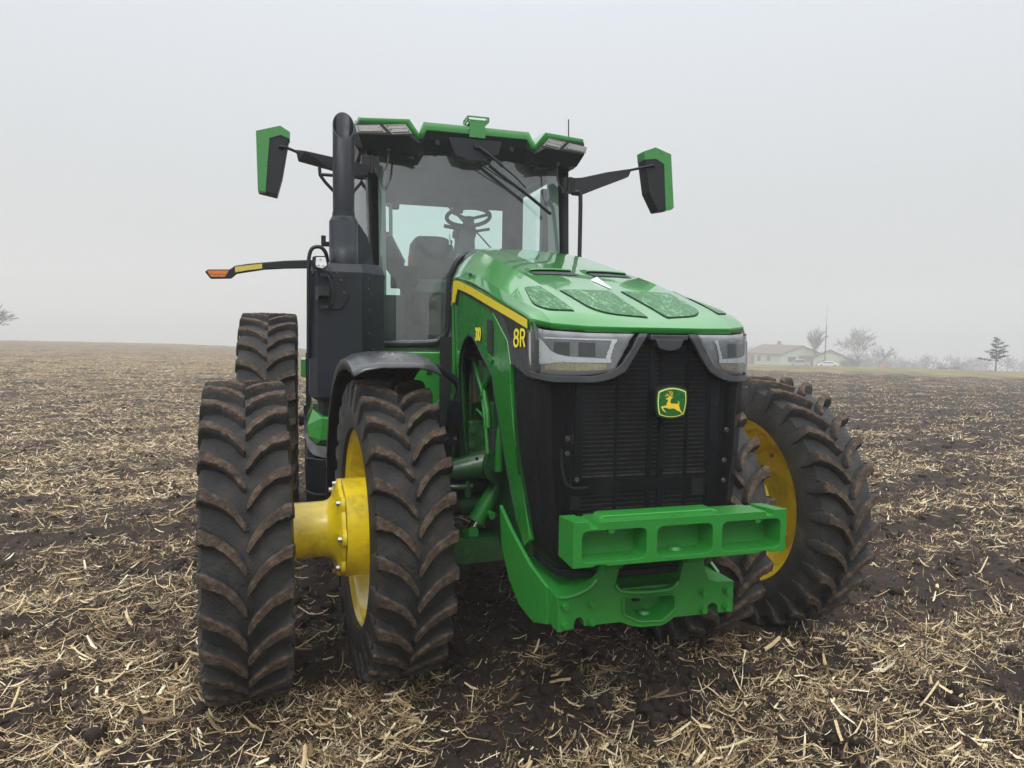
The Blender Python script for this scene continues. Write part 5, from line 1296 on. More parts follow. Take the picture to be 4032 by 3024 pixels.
# ------------------------------------------------------------------ ground
def soil_material():
    m, nt, out = newmat('field_soil'); L = nt.links
    b = N(nt, 'ShaderNodeBsdfPrincipled', Roughness=.9); b.inputs['Specular IOR Level'].default_value = .25
    g = N(nt, 'ShaderNodeNewGeometry')
    pos = g.outputs['Position']
    def noise(sc, det=6.0, rough=.6, scale3=None, rot=0.0):
        n = N(nt, 'ShaderNodeTexNoise', Scale=sc, Detail=det, Roughness=rough)
        if scale3:
            mp = N(nt, 'ShaderNodeMapping'); mp.inputs['Scale'].default_value = scale3; mp.inputs['Rotation'].default_value = (0, 0, rot)
            L.new(pos, mp.inputs['Vector']); L.new(mp.outputs[0], n.inputs['Vector'])
        else: L.new(pos, n.inputs['Vector'])
        return n.outputs['Fac']
    soil = ramp(nt, [(.30, (.0150, .0100, .0076)), (.52, (.032, .0215, .0158)), (.75, (.066, .046, .034))]); L.new(noise(5.0, 10.0, .72), soil.inputs['Fac'])
    chaff = ramp(nt, [(.35, (.10, .070, .040)), (.60, (.30, .22, .115)), (.78, (.55, .42, .23))]); L.new(noise(18.0, 5.0, .7), chaff.inputs['Fac'])
    # litter cover: fine flecks close by, broken bands further off
    ds = N(nt, 'ShaderNodeVectorMath', operation='DISTANCE'); L.new(pos, ds.inputs[0]); ds.inputs[1].default_value = tuple(CAM)
    fl = noise(34.0, 4.0, .65, (1, 1.8, 1), .28)
    bd = noise(1.0, 7.0, .66, (.55, 1.5, 1), .28)
    bd2 = noise(1.0, 6.0, .7, (2.2, 4.5, 2), .28)
    a = N(nt, 'ShaderNodeMath', operation='MULTIPLY_ADD'); L.new(bd, a.inputs[0]); a.inputs[1].default_value = 1.0; L.new(fl, a.inputs[2])
    a2 = N(nt, 'ShaderNodeMath', operation='MULTIPLY_ADD'); L.new(bd2, a2.inputs[0]); a2.inputs[1].default_value = 1.1; L.new(a.outputs[0], a2.inputs[2])
    mr = N(nt, 'ShaderNodeMapRange'); mr.inputs['From Min'].default_value = 6; mr.inputs['From Max'].default_value = 40; mr.inputs['To Min'].default_value = -.22; mr.inputs['To Max'].default_value = .045
    L.new(ds.outputs['Value'], mr.inputs['Value'])
    # more litter on the left of the field than on the right
    sp = N(nt, 'ShaderNodeSeparateXYZ'); L.new(pos, sp.inputs[0])
    mr2 = N(nt, 'ShaderNodeMapRange'); mr2.inputs['From Min'].default_value = -6; mr2.inputs['From Max'].default_value = 10; mr2.inputs['To Min'].default_value = .06; mr2.inputs['To Max'].default_value = -.09
    L.new(sp.outputs['X'], mr2.inputs['Value'])
    a3 = N(nt, 'ShaderNodeMath', operation='ADD'); L.new(a2.outputs[0], a3.inputs[0]); L.new(mr.outputs[0], a3.inputs[1])
    a4 = N(nt, 'ShaderNodeMath', operation='ADD'); L.new(a3.outputs[0], a4.inputs[0]); L.new(mr2.outputs[0], a4.inputs[1])
    dv = N(nt, 'ShaderNodeMath', operation='MULTIPLY'); L.new(a4.outputs[0], dv.inputs[0]); dv.inputs[1].default_value = .3
    cov = ramp(nt, [(.455, 0.0), (.505, 1.0)]); L.new(dv.outputs[0], cov.inputs['Fac'])
    mx = N(nt, 'ShaderNodeMixRGB'); L.new(cov.outputs['Color'], mx.inputs['Fac']); L.new(soil.outputs['Color'], mx.inputs['Color1']); L.new(chaff.outputs['Color'], mx.inputs['Color2'])
    L.new(mx.outputs['Color'], b.inputs['Base Color'])
    bp = N(nt, 'ShaderNodeBump', Strength=.8, Distance=.012); L.new(noise(60.0, 8.0, .75), bp.inputs['Height']); L.new(bp.outputs[0], b.inputs['Normal'])
    L.new(b.outputs[0], out.inputs['Surface']); return m
M['soil'] = soil_material()

def mesh_from_np(name, V, F, mat, smooth=False):
    me = bpy.data.meshes.new(name); nv, nf, k = len(V), len(F), F.shape[1]
    me.vertices.add(nv); me.vertices.foreach_set('co', np.ascontiguousarray(V, dtype=np.float32).ravel())
    me.loops.add(nf * k); me.loops.foreach_set('vertex_index', np.ascontiguousarray(F, dtype=np.int32).ravel())
    me.polygons.add(nf); me.polygons.foreach_set('loop_start', np.arange(0, nf * k, k, dtype=np.int32)); me.polygons.foreach_set('loop_total', np.full(nf, k, dtype=np.int32))
    me.update(calc_edges=True); me.validate()
    if smooth: me.polygons.foreach_set('use_smooth', np.ones(nf, dtype=bool))
    me.materials.append(mat)
    o = bpy.data.objects.new(name, me); col.objects.link(o); return o

az_dense = np.linspace(-24, 57, 840); az_rest = np.linspace(57, 336, 90)[1:-1]
azs = np.radians(np.concatenate([az_dense, az_rest]))
rs = [.4]
while rs[-1] < 410: rs.append(rs[-1] + max(.0115, .0062 * rs[-1]))
rs = np.array(rs); na, nr = len(azs), len(rs)
Rg, Ag = np.meshgrid(rs, azs, indexing='ij')
Xg = CAM.x + Rg * np.sin(Ag); Yg = CAM.y + Rg * np.cos(Ag)
Zg = ground_z(Xg, Yg)
V = np.stack([Xg.ravel(), Yg.ravel(), Zg.ravel()], 1)
i = np.arange(nr - 1)[:, None]; j = np.arange(na)[None, :]; j2 = (j + 1) % na
F = np.stack([np.broadcast_to(i * na + j, (nr - 1, na)), np.broadcast_to(i * na + j2, (nr - 1, na)), np.broadcast_to((i + 1) * na + j2, (nr - 1, na)), np.broadcast_to((i + 1) * na + j, (nr - 1, na))], -1).reshape(-1, 4)[:, ::-1]
gr = mesh_from_np('ground', V, F, M['soil'], smooth=True); tag(gr, kind='structure')
# close the small hole under the photographer
bmh = bmesh.new(); bmh.from_mesh(gr.data); bmh.verts.ensure_lookup_table()
cv = bmh.verts.new((CAM.x, CAM.y, float(ground_z(CAM.x, CAM.y)))); bmh.verts.ensure_lookup_table()
for q in range(na): bmh.faces.new((bmh.verts[q], cv, bmh.verts[(q + 1) % na]))
bmh.to_mesh(gr.data); bmh.free(); gr.data.polygons.foreach_set('use_smooth', [True] * len(gr.data.polygons))

# grass strip along the field edge
mg = pbr('dry_grass', (.16, .135, .055), rough=.9, var=.5, nscale=.35, bump=.5, bscale=20)
azg = np.radians(np.linspace(20, 75, 160)); dg = np.concatenate([np.linspace(61, 92, 36)])
Rg2, Ag2 = np.meshgrid(dg, azg, indexing='ij')
Rg2 = Rg2 + 1.2 * vnoise(Ag2 * 30, Ag2 * 0, 3) * (Rg2 < 62)
Xs = CAM.x + Rg2 * np.sin(Ag2); Ys = CAM.y + Rg2 * np.cos(Ag2)
Zs = terrain(Xs, Ys)[0] + .07 + .10 * np.clip((Rg2 - 61) / 3, 0, 1) + .06 * vnoise(Xs / 1.1, Ys / 1.1, 21) * np.clip((Rg2 - 61) / 3, 0, 1)
Zs[0] -= .25
n1, n2 = Xs.shape; i = np.arange(n1 - 1)[:, None]; j = np.arange(n2 - 1)[None, :]
F = np.stack([i * n2 + j, i * n2 + j + 1, (i + 1) * n2 + j + 1, (i + 1) * n2 + j], -1).reshape(-1, 4)[:, ::-1]
gs = mesh_from_np('grass_verge', np.stack([Xs.ravel(), Ys.ravel(), Zs.ravel()], 1), F, mg, smooth=True); tag(gs, kind='structure')

# ------------------------------------------------------------------ straw litter
rng = np.random.default_rng(11)
def straw_material(name, hue):
    m, nt, out = newmat(name); L = nt.links
    b = N(nt, 'ShaderNodeBsdfPrincipled', Roughness=.62)
    g = N(nt, 'ShaderNodeNewGeometry')
    r = ramp(nt, hue); L.new(g.outputs['Random Per Island'], r.inputs['Fac'])
    n = N(nt, 'ShaderNodeTexNoise', Scale=120.0, Detail=3.0); L.new(g.outputs['Position'], n.inputs['Vector'])
    r2 = ramp(nt, [(.25, .62), (.7, 1.12)]); L.new(n.outputs['Fac'], r2.inputs['Fac'])
    mx = N(nt, 'ShaderNodeMixRGB', blend_type='MULTIPLY'); mx.inputs['Fac'].default_value = 1; L.new(r.outputs['Color'], mx.inputs['Color1']); L.new(r2.outputs['Color'], mx.inputs['Color2'])
    L.new(mx.outputs['Color'], b.inputs['Base Color'])
    L.new(b.outputs[0], out.inputs['Surface']); return m
HUE = [(0, (.060, .036, .020)), (.20, (.13, .080, .040)), (.38, (.28, .18, .085)), (.56, (.54, .395, .205)), (.78, (.74, .58, .33)), (.92, (.82, .69, .44)), (1, (.86, .79, .60))]
M['straw'] = straw_material('straw', HUE)
def cover(x, y):
    """share of the soil hidden by litter at a point"""
    u = x * .96 + y * .28; v = -x * .28 + y * .96
    c = .5 + .62 * vnoise(u / 2.3, v / .8, 31) + .45 * vnoise(u / .75, v / .4, 32) + .30 * vnoise(x / .28, y / .28, 33)
    c += -.02 - .035 * np.clip(x + 2, -4, 6)
    c = .5 + (c - .38) * 1.15
    under = np.exp(-((x + .1) / 1.8) ** 2 - ((y + .15) / .85) ** 2) * .62 + .5 * (np.abs(x) < 1.3) * (y > 0) * (y < 4)       # barer, trodden soil round the machine
    under = np.maximum(under, .95 * (np.abs(x + 1.185) < .19) * (y > -.3) * (y < 2.2))
    under = np.maximum(under, .7 * (np.abs(y - 2.85 - .12 * (x + 3)) < .24) * (x < -1.9) * (x > -6))
    for (xl, hw) in ((-1.52, .22), (-.83, .22)):
        under = np.maximum(under, .6 * (np.abs(x - xl) < hw) * (y > .3) * (y < 6))
    return np.clip(c - under, .035, 1)
def scatter(n, rmin, rmax, power):
    n = int(n * 1.36)
    """points in the sector the field of view covers, denser close by"""
    k = n * 3
    r = (rmin ** (1 - power) + rng.random(k) * (rmax ** (1 - power) - rmin ** (1 - power))) ** (1 / (1 - power))
    a = np.radians(rng.uniform(-44, 74, k))
    x = CAM.x + r * np.sin(a); y = CAM.y + r * np.cos(a)
    keep = rng.random(k) < cover(x, y)
    for (wx, wy_, hw, hl, dep) in WHEELS: keep &= ~((np.abs(x - wx) < hw) & (np.abs(y - wy_) < hl))
    x, y, r = x[keep][:n], y[keep][:n], r[keep][:n]
    return x, y, r
def ribbons(n, rmin, rmax, power, Lr, Wr, curl, segs, lift, thick, wscale=0.0):
    x, y, r = scatter(n, rmin, rmax, power); n = len(x)
    L = rng.uniform(0, 1, n) ** 1.6 * (Lr[1] - Lr[0]) + Lr[0]; W = rng.uniform(*Wr, n) * (1 + wscale * np.clip(r - 5, 0, 30))
    L = L * (1 + wscale * .5 * np.clip(r - 5, 0, 30))
    th = rng.normal(.05, .80, n); kap = rng.normal(0, curl, n)
    base = ground_z(x, y)
    t = np.linspace(-.5, .5, segs + 1)[None, :]
    ang = th[:, None] + kap[:, None] * t
    dx = np.cos(ang); dy = np.sin(ang)
    px = x[:, None] + np.cumsum(dx, 1) * (L / (segs + 1))[:, None]; py = y[:, None] + np.cumsum(dy, 1) * (L / (segs + 1))[:, None]
    gz = ground_z(px, py)
    zmean = np.maximum(gz.mean(1, keepdims=True), gz)
    pz = .55 * zmean + .45 * gz + lift * rng.uniform(.1, 1, n)[:, None] + (rng.normal(0, .22, n)[:, None] * t * L[:, None]) + np.abs(rng.normal(0, .012, n))[:, None] * (4 * t * t)
    # side vector, tilted
    tilt = rng.normal(0, .6, n)[:, None]
    sx_ = -dy * np.cos(tilt); sy_ = dx * np.cos(tilt); sz_ = np.sin(tilt) * np.ones_like(dx)
    wv = (W[:, None] * .5) * np.where(np.abs(t) > .45, rng.uniform(.3, 1.0, (n, 1)), 1.0)
    P = np.stack([px, py, pz], -1); S = np.stack([sx_, sy_, sz_], -1) * wv[..., None]
    up = np.cross(np.stack([dx, dy, np.zeros_like(dx)], -1), np.stack([sx_, sy_, sz_], -1)); up = up * (thick * wv)[..., None]
    A = P - S; B = P + up; C = P + S
    Vv = np.stack([A, B, C], 2).reshape(-1, 3)                # n,(segs+1),3
    m = segs + 1; base_i = (np.arange(n) * m * 3)[:, None, None]
    ii = np.arange(segs)[None, :, None] * 3
    q = np.array([[0, 1, 4, 3], [1, 2, 5, 4]])[None, None]
    Fq = (base_i[..., None] + ii[..., None] + q).reshape(-1, 4)
    return Vv, Fq
parts = [
    ribbons(105000, 1.9, 18, 1.30, (.015, .085), (.0014, .0038), .7, 2, .020, .3, .05),
    ribbons(24000, 1.9, 22, 1.25, (.04, .18), (.0025, .006), .5, 3, .026, .4, .04),
    ribbons(8500, 2.0, 26, 1.15, (.05, .25), (.005, .011), .18, 3, .030, .7, .02),
    ribbons(1500, 2.0, 16, 1.1, (.05, .20), (.012, .022), .10, 2, .035, .9, 0),
    ribbons(80000, 8, 60, .80, (.05, .19), (.005, .012), .6, 2, .035, .5, .025),
]
vo = 0; Vs = []; Fs = []
for v_, f_ in parts: Vs.append(v_); Fs.append(f_ + vo); vo += len(v_)
st_o = mesh_from_np('straw_litter', np.vstack(Vs), np.vstack(Fs), M['straw'], smooth=True)
tag(st_o, kind='stuff', label='pale broken maize straw and chaff strewn over the dark soil', cat='straw')
# soil clods
def clods(n):
    bm = bmesh.new(); bmesh.ops.create_icosphere(bm, subdivisions=2, radius=1); bv = np.array([v.co[:] for v in bm.verts]); bf = np.array([[v.index for v in f.verts] for f in bm.faces]); bm.free()
    k = n * 4
    r = (1.9 ** -.3 + rng.random(k) * (24 ** -.3 - 1.9 ** -.3)) ** (1 / -.3); a = np.radians(rng.uniform(-44, 74, k))
    x = CAM.x + r * np.sin(a); y = CAM.y + r * np.cos(a); keep = rng.random(k) < np.clip(1.15 - cover(x, y), .1, 1)
    for (wx, wy_, hw, hl, dep) in WHEELS: keep &= ~((np.abs(x - wx) < hw + .05) & (np.abs(y - wy_) < hl + .05))
    x, y, r = x[keep][:n], y[keep][:n], r[keep][:n]; n = len(x)
    s = .007 + .032 * rng.random(n) ** 4; s = s * (1 + .03 * r)
    z = ground_z(x, y)
    sc = rng.uniform(.7, 1.3, (n, 1, 3)) * s[:, None, None]; sc[..., 2] *= .75
    seed = rng.uniform(0, 50, n)[:, None]
    nz = 1 + .45 * vnoise(bv[None, :, 0] * 1.3 + seed, bv[None, :, 1] * 1.3 + bv[None, :, 2] * 1.7, 41) + .30 * vnoise(bv[None, :, 0] * 3 + seed, bv[None, :, 2] * 3 - bv[None, :, 1] * 2, 42)
    Vv = bv[None] * sc * nz[..., None]; Vv[..., 0] += x[:, None]; Vv[..., 1] += y[:, None]; Vv[..., 2] += (z + s * .25)[:, None]
    Ff = (bf[None] + (np.arange(n) * len(bv))[:, None, None]).reshape(-1, 3)
    return Vv.reshape(-1, 3), Ff
cv_, cf_ = clods(9500)
cl = mesh_from_np('soil_clods', cv_, cf_, M['soil'], smooth=True); tag(cl, kind='stuff', label='dark crumbly clods of tilled soil lying between the straw', cat='soil')

# ------------------------------------------------------------------ far things
M['siding'] = pbr('pale_green_siding', (.47, .55, .36), rough=.7, var=.05)
M['roof_red'] = pbr('red_brown_roof', (.13, .080, .073), rough=.8, var=.15)
M['brick'] = pbr('brick', (.26, .12, .08), rough=.9)
M['bark'] = pbr('bark', (.055, .045, .038), rough=.9, var=.2)
M['needles'] = pbr('needles', (.030, .040, .022), rough=.9, var=.4)
M['twig'] = pbr('twig', (.05, .042, .036), rough=.9, var=.2)
M['window_dark'] = pbr('window_dark', (.03, .035, .04), rough=.2)
M['car_white'] = pbr('car_white', (.75, .76, .76), rough=.3, coat=.5)
M['car_grey'] = pbr('car_grey', (.35, .36, .38), rough=.3, coat=.5)
M['tyre_car'] = pbr('car_tyre', (.02, .02, .02), rough=.8)
def tz(x, y): return float(terrain(np.array([x]), np.array([y]))[0][0])

def house(loc, rz, L_, D_, hw, hr, gable_right, label, windows, doors, chim=None, brick=None, nm='house'):
    root = empty(nm, loc, rz); tag(root, label, 'house')
    x0, x1 = -L_ / 2, L_ / 2; y0, y1 = -D_ / 2, D_ / 2
    mb = MB(); mb.prism([(x0, y0, -.4), (x0, y1, -.4), (x0, y1, hw), (x0, 0, hw + hr), (x0, y0, hw)], (L_, 0, 0)); mb.build('wall', M['siding'], root, smooth=0)
    ov = .45; mb = MB(); k = hr / (D_ / 2)
    for s in (-1, 1):
        mb.prism([(x0 - ov, 0, hw + hr + .05), (x1 + ov, 0, hw + hr + .05), (x1 + ov, s * (D_ / 2 + ov), hw - ov * k + .05), (x0 - ov, s * (D_ / 2 + ov), hw - ov * k + .05)], (0, 0, .16))
    rf = mb.build('roof', M['roof_red'], root, smooth=0)
    if chim: MB().box((chim, .4, hw + hr + .35), (.7, .7, 1.5)).build('chimney', M['brick'], rf)
    for (x, z, w, h) in windows:
        f = MB().box((x, y0 - .04, z), (w + .16, .08, h + .16)).build('window', M['car_white'], root); MB().box((x, y0 - .09, z), (w, .03, h)).build('pane', M['window_dark'], f)
    for (x, w, h) in doors:
        MB().box((x, y0 - .05, h / 2), (w, .08, h)).build('door', M['window_dark'], root)
    if brick: MB().box((brick[0], y0 - .06, hw / 2), (brick[1], .10, hw)).build('brick_panel', M['brick'], root)
    return root
hz_ = lambda x, y: tz(x, y)
# house faces the camera; local -y side looks back to the field
h1 = house((113.45, 147.3, -5.45), R_(-94), 16, 11, 2.75, 2.0, True, 'pale green ranch house with red-brown roof and a brick chimney', [(-1.2, 1.5, 1.5, 1.4), (3.1, 1.6, 1.5, 1.2)], [(-4.2, 1.6, 2.1)], chim=-2.0, brick=(-6.6, 2.8))
f_ = MB().box((8.05, -2.6, 1.6), (.1, 2.0, 1.2)).build('window', M['window_dark'], h1); MB().box((8.04, 1.8, 1.25), (.1, 5.2, 2.5)).build('porch', M['brick'], h1)
# gabled front bay facing the field, then the garage wing
def gable_house(loc, rz, W_, D_, hw, hr, label, cat, win, nm):
    root = empty(nm, loc, rz); tag(root, label, cat)
    mb = MB(); mb.prism([(-W_ / 2, -D_ / 2, -.4), (W_ / 2, -D_ / 2, -.4), (W_ / 2, -D_ / 2, hw), (0, -D_ / 2, hw + hr), (-W_ / 2, -D_ / 2, hw)], (0, D_, 0)); mb.build('wall', M['siding'], root, smooth=0)
    mb = MB(); k = hr / (W_ / 2)
    for s in (-1, 1): mb.prism([(0, -D_ / 2 - .5, hw + hr + .05), (s * (W_ / 2 + .4), -D_ / 2 - .5, hw - .4 * k + .05), (s * (W_ / 2 + .4), D_ / 2 + .5, hw - .4 * k + .05), (0, D_ / 2 + .5, hw + hr + .05)], (0, 0, .18))
    mb.build('roof', M['roof_red'], root, smooth=0)
    for (x, z, w, h) in win:
        f = MB().box((x, -D_ / 2 - .04, z), (w + .16, .08, h + .16)).build('window', M['car_white'], root); MB().box((x, -D_ / 2 - .09, z), (w, .03, h)).build('pane', M['window_dark'], f)
    return root
gable_house((116.1, 133.6, -5.4), R_(-40), 6.9, 6, 2.35, 1.55, 'pale green garage with a low gable roof behind the tall mast', 'garage', [(-1.3, 1.2, .8, 1.1)], 'garage')

def tube_tree(name, loc, height, label, cat, spread=.5, seed=1, depth=5, kind='bare', mat='twig', lean=0, group=None, first_z=.25, thick=.02, rmin=.022):
    rnd = random.Random(seed); root = empty(name, loc); tag(root, label, cat, group)
    mt = MB(); mc = MB()
    def grow(p, d, L, r, lv, mbx):
        q = p + d * L
        r = max(r, rmin); mbx.cyl(p, q, r, max(r * .62, rmin * .6), n=5 if lv < 2 else 3, cap=False)
        if lv >= depth: return
        for k in range(rnd.choice((3, 3, 4)) if lv < 3 else rnd.choice((2, 3, 3))):
            t = rnd.uniform(.35, 1.0) if k else 1.0
            nd = (d + Vector((rnd.gauss(0, 1), rnd.gauss(0, 1), rnd.gauss(.15, .6))) * spread).normalized()
            grow(p + d * (L * t), nd, L * rnd.uniform(.58, .85), r * .58, lv + 1, mc)
    d0 = Vector((lean, 0, 1)).normalized(); L0 = height * first_z
    mt.cyl((0, 0, -.3), d0 * L0, height * thick, height * thick * .75, n=7)
    for k in range(6):
        nd = (d0 + Vector((rnd.gauss(0, 1), rnd.gauss(0, 1), rnd.uniform(0, .5))) * spread).normalized()
        grow(d0 * (L0 * rnd.uniform(.7, 1)), nd, height * .27 * rnd.uniform(.8, 1.15), height * thick * .5, 1, mc)
    mt.build('trunk', M['bark'], root, smooth=0, weld=False); mc.build('crown', M[mat], root, smooth=0, weld=False)
    return root
tube_tree('bare_tree', (120.0, 129.2, -5.4), 9.6, 'large round leafless tree standing right of the green garage', 'tree', .62, 3, 6, thick=.018)
tube_tree('bare_tree', (114.3, 136.5, -5.4), 8.2, 'narrow upright leafless tree behind the garage roof, left of the mast', 'tree', .22, 5, 6, thick=.014)
tube_tree('bare_tree', (124.0, 127.5, -5.5), 6.6, 'thin leaning leafless tree just right of the large round one', 'tree', .45, 8, 5, lean=.3, thick=.010)
tube_tree('bare_tree', (-39.6, 101.4, -.6), 6.8, 'leafless tree half cut off by the left edge, on the hill crest', 'tree', .50, 12, 6, thick=.02, first_z=.14)
for i_, (x, y, hh, lb) in enumerate(((116.9, 127.9, 4.4, 'low bare bush between the garage and the large round tree'), (108.6, 132.9, 2.6, 'rounded brown bush in front of the ranch house gable'), (111.0, 130.9, 2.4, 'rounded brown bush left of the mast foot'), (131.5, 117.4, 1.9, 'small bare bush alone in the fog midway to the conifer'), (133.4, 115.6, 2.1, 'second small bare bush beside the lone one, a little taller'))):
    tube_tree('bush', (x, y, tz(x, y)), hh, lb, 'bush', .8, 20 + i_, 6, first_z=.05, thick=.02, rmin=.03)
# conifer, ragged with a broken top
def conifer(loc, H_, label):
    rnd = random.Random(4); root = empty('conifer', loc); tag(root, label, 'tree')
    mt = MB(); mt.tube([(0, 0, -.3), (.02, 0, H_ * .3), (-.05, .02, H_ * .6), (-.18, 0, H_ * .97)], lambda t: .085 * (1 - .85 * t), n=7); mt.build('trunk', M['bark'], root, smooth=40)
    mc = MB(); mb_ = MB()
    tiers = [(.34, 2.05, -1), (.36, 1.9, 1), (.42, 1.55, 1), (.44, 1.2, -1), (.50, 1.75, 1), (.53, .9, -1), (.57, .8, 1), (.60, 1.2, -1), (.66, 1.55, 1), (.70, .9, -1), (.76, 1.0, 1), (.83, .45, -1), (.88, .4, 1), (.93, .25, -1)]
    lim = []
    for (f, L_, s) in tiers:
        for q in range(2):
            lim.append((f + rnd.uniform(-.02, .02), L_ * (1 if q == 0 else rnd.uniform(.4, .7)), (0 if s > 0 else pi) + (rnd.uniform(-.35, .35) if q == 0 else rnd.uniform(.7, 2.2))))
    for f, L_, a in lim:
        p = Vector((-.05 * f, 0, H_ * f)); L_ *= .98; L_ *= H_ / 4.3
        d = Vector((cos(a), sin(a), rnd.uniform(.05, .32)))
        pts = [p, p + d * (L_ * .5) + Vector((0, 0, -.03)), p + d * L_ + Vector((0, 0, .06 * L_))]
        mb_.tube(pts, lambda t: .022 * (1 - .7 * t), n=4, sub=3)
        for k in range(int(46 * L_) + 6):
            t = rnd.uniform(.22, 1.02); c = p + d * (L_ * t) + Vector((rnd.gauss(0, .09), rnd.gauss(0, .09), rnd.gauss(-.03, .05)))
            for m_ in range(3):
                u = Vector((rnd.gauss(0, 1), rnd.gauss(0, 1), rnd.gauss(0, .6))).normalized() * rnd.uniform(.05, .11); w = Vector((rnd.gauss(0, 1), rnd.gauss(0, 1), rnd.gauss(0, 1))).normalized() * .05
                mc.add([c - w, c + u, c + w], [(0, 1, 2)])
    mb_.build('limb', M['bark'], root, smooth=40, weld=False); mc.build('crown', M['needles'], root, smooth=0, weld=False)
conifer((68.31, 53.26, -1.78), 3.95, 'lone dark conifer with sparse crooked branches at the right edge of the field')
# mast
root = empty('radio_mast', (112.2, 130.6, -5.2)); tag(root, 'tall thin radio mast rising in front of the green garage', 'mast')
mb = MB(); mb.cyl((0, 0, 0), (0, 0, 9.3), .17, .12, n=6); mb.build('mast_tube', M['twig'], root); MB().cyl((0, 0, 9.3), (0, 0, 14), .05, .02, n=5).build('whip', M['twig'], root); mb = MB(); mb.box((.35, 0, 6.9), (.22, .22, .4)); mb.box((.18, 0, 6.9), (.3, .05, .05)); mb.build('mast_box', M['twig'], root)
# vehicles
def car(loc, rz, label, mat, suv=False):
    root = empty('parked_car', loc, rz); tag(root, label, 'car', 'cars parked by the farmhouse')
    hgt = 1.65 if suv else 1.4
    prof = [(-2.2, .35), (-2.25, .75), (-2.0, .90), (-1.5, .98), (-1.0, hgt - .05), (-.3, hgt), (.9, hgt), (1.55, 1.05), (2.2, .95), (2.25, .4)]
    MB().prism([(x, -.85, z) for x, z in prof], (0, 1.7, 0)).build('body', mat, root, smooth=20, bevel=.08)
    MB().prism([(x, -.87, z) for x, z in ((-1.35, 1.0), (-.95, hgt - .13), (.85, hgt - .13), (1.35, 1.05))], (0, 1.74, 0)).build('side_window', M['window_dark'], root)
    w0 = None
    for x in (-1.4, 1.4):
        for y in (-.8, .8):
            if w0 is None: w0 = MB().cyl((0, -.1, 0), (0, .1, 0), .33, n=16).build('wheel', M['tyre_car'], root, smooth=40); b = w0
            else: b = cp(w0)
            b.location = (x, y, .33)
car((111.9, 129.2, -5.22), R_(-40), 'white low car parked in front of the garage', M['car_white'])
car((107.4, 132.9, -5.22), R_(-38), 'grey car parked before the ranch house, half behind a brown bush', M['car_grey'], True)
root = empty('utility_post', (122.9, 124.9, -5.25)); tag(root, 'small orange marker post box right of the large bare tree', 'post'); MB().box((0, 0, .6), (.5, .4, 1.2)).build('marker_body', M['orange'], root); MB().box((0, 0, 1.25), (.6, .5, .12)).build('cap', M['orange'], root)
# faint wood behind: one mass of bare crowns
mw = MB(); rnd = random.Random(77)
for k in range(150):
    az = R_(rnd.uniform(26, 62)); d = rnd.uniform(235, 330); x = CAM.x + d * sin(az); y = CAM.y + d * cos(az); z = CAM.z + d * -.040 - .5
    Hh = rnd.uniform(4, 8.5) * (1.15 if az < R_(40) else .85); p = Vector((x, y, z))
    mw.cyl(p, p + Vector((0, 0, Hh * .5)), .16, .1, n=3, cap=False)
    for q in range(70):
        a = p + Vector((rnd.gauss(0, .5) * Hh * .4, rnd.gauss(0, .5) * Hh * .4, Hh * rnd.uniform(.1, .65))); dd = Vector((rnd.gauss(0, .7), rnd.gauss(0, .7), rnd.uniform(.3, 1))).normalized()
        mw.cyl(a, a + dd * (Hh * rnd.uniform(.15, .4)), .10, .03, n=3, cap=False)
wd = mw.build('far_wood', M['twig'], None, smooth=0, weld=False); tag(wd, 'faint line of leafless trees dissolving in the fog behind the farmhouse', 'wood', kind='stuff')

# ------------------------------------------------------------------ haze
mh, nt, out = newmat('haze_air')
pv = N(nt, 'ShaderNodeVolumePrincipled'); pv.inputs['Color'].default_value = (.80, .808, .80, 1); pv.inputs['Density'].default_value = .0040; pv.inputs['Anisotropy'].default_value = .0
nt.links.new(pv.outputs[0], out.inputs['Volume'])
hz_b = MB().box((0, 0, 5.0), (860, 860, 52)).build('haze', mh, None, smooth=0); tag(hz_b, kind='stuff', label='even pale fog over the field', cat='haze')

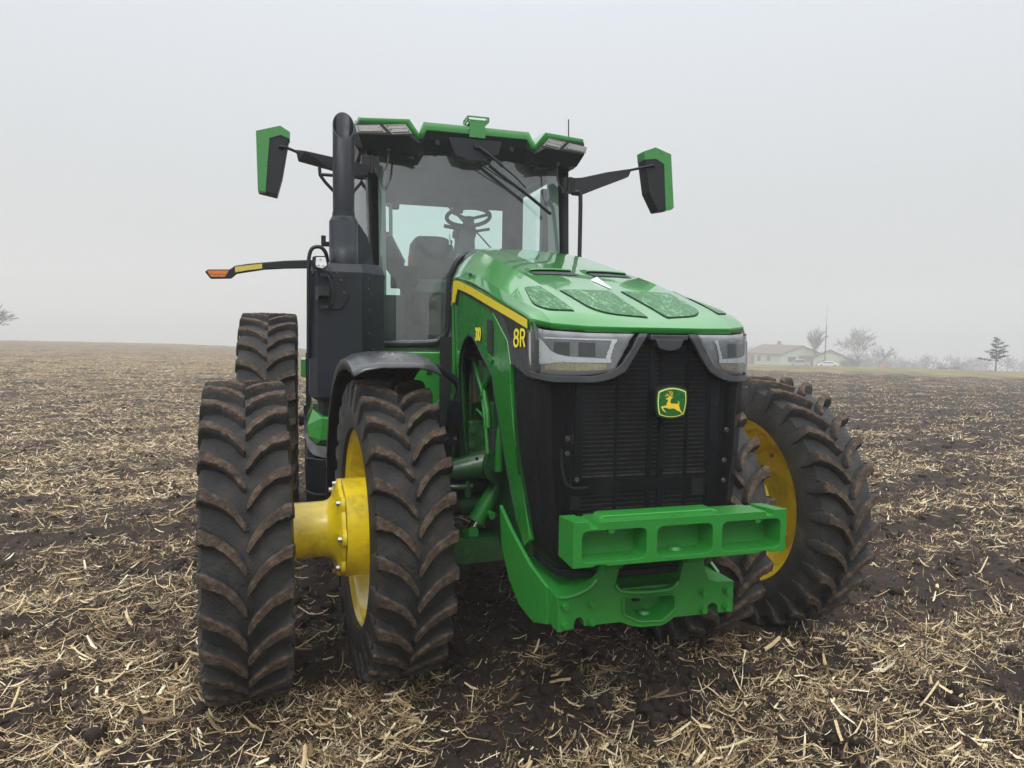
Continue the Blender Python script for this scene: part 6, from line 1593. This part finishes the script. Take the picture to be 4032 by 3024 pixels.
# ------------------------------------------------------------------ world, sun, camera
w = bpy.data.worlds.new('World'); scene.world = w; w.use_nodes = True; nt = w.node_tree; nt.nodes.clear(); L = nt.links
wo = N(nt, 'ShaderNodeOutputWorld'); bg = N(nt, 'ShaderNodeBackground')
sky = N(nt, 'ShaderNodeTexSky'); sky.sky_type = 'NISHITA'; sky.sun_disc = False; sky.sun_elevation = R_(38); sky.sun_rotation = R_(200); sky.dust_density = 6; sky.air_density = 1.5
tc = N(nt, 'ShaderNodeTexCoord'); sx3 = N(nt, 'ShaderNodeSeparateXYZ'); L.new(tc.outputs['Generated'], sx3.inputs[0])
rp = ramp(nt, [(0, (.50, .505, .51)), (.02, (.60, .615, .625)), (.18, (.635, .665, .69)), (.40, (.735, .78, .845)), (.68, (1.7, 1.75, 1.83)), (1.0, (2.5, 2.55, 2.65))]); L.new(sx3.outputs['Z'], rp.inputs['Fac'])
hs = N(nt, 'ShaderNodeHueSaturation'); hs.inputs['Saturation'].default_value = .15; L.new(sky.outputs[0], hs.inputs['Color'])
sc_ = N(nt, 'ShaderNodeMixRGB', blend_type='MULTIPLY'); sc_.inputs['Fac'].default_value = 1; sc_.inputs['Color2'].default_value = (.01, .01, .01, 1); L.new(hs.outputs[0], sc_.inputs['Color1'])
ad = N(nt, 'ShaderNodeMixRGB', blend_type='ADD'); ad.inputs['Fac'].default_value = 1; L.new(rp.outputs['Color'], ad.inputs['Color1']); L.new(sc_.outputs[0], ad.inputs['Color2'])
L.new(ad.outputs[0], bg.inputs['Color']); bg.inputs['Strength'].default_value = 1.0; L.new(bg.outputs[0], wo.inputs['Surface'])
sl = bpy.data.lights.new('sun', 'SUN'); sl.energy = 1.25; sl.angle = R_(25); sl.color = (1, .97, .92)
so = bpy.data.objects.new('sun', sl); col.objects.link(so); so.rotation_euler = Vector((.35, .80, -.95)).to_track_quat('-Z', 'Y').to_euler()
cd = bpy.data.cameras.new('camera'); cam = bpy.data.objects.new('camera', cd); col.objects.link(cam)
fw = Vector((.28391956, .95601317, -.0736784)); rt = Vector((.95882805, -.28357119, .01536739)); up = Vector((.00620164, .07500802, .99716365))
cam.matrix_world = Matrix(((rt.x, up.x, -fw.x, CAM.x), (rt.y, up.y, -fw.y, CAM.y), (rt.z, up.z, -fw.z, CAM.z), (0, 0, 0, 1)))
cd.sensor_width = 36; cd.lens = 1541.88 / 2212 * 36; cd.clip_end = 3000; cd.clip_start = .05
scene.camera = cam
scene.view_settings.view_transform = 'Standard'; scene.view_settings.look = 'None'; scene.view_settings.exposure = .07; scene.view_settings.gamma = 1
c = scene.cycles
c.use_denoising = True; c.max_bounces = 8; c.diffuse_bounces = 3; c.glossy_bounces = 4; c.transmission_bounces = 4; c.transparent_max_bounces = 16; c.volume_bounces = 2
c.sample_clamp_indirect = 8
for p in list(bpy.data.objects):
    if 'used' in p.keys(): del p['used']
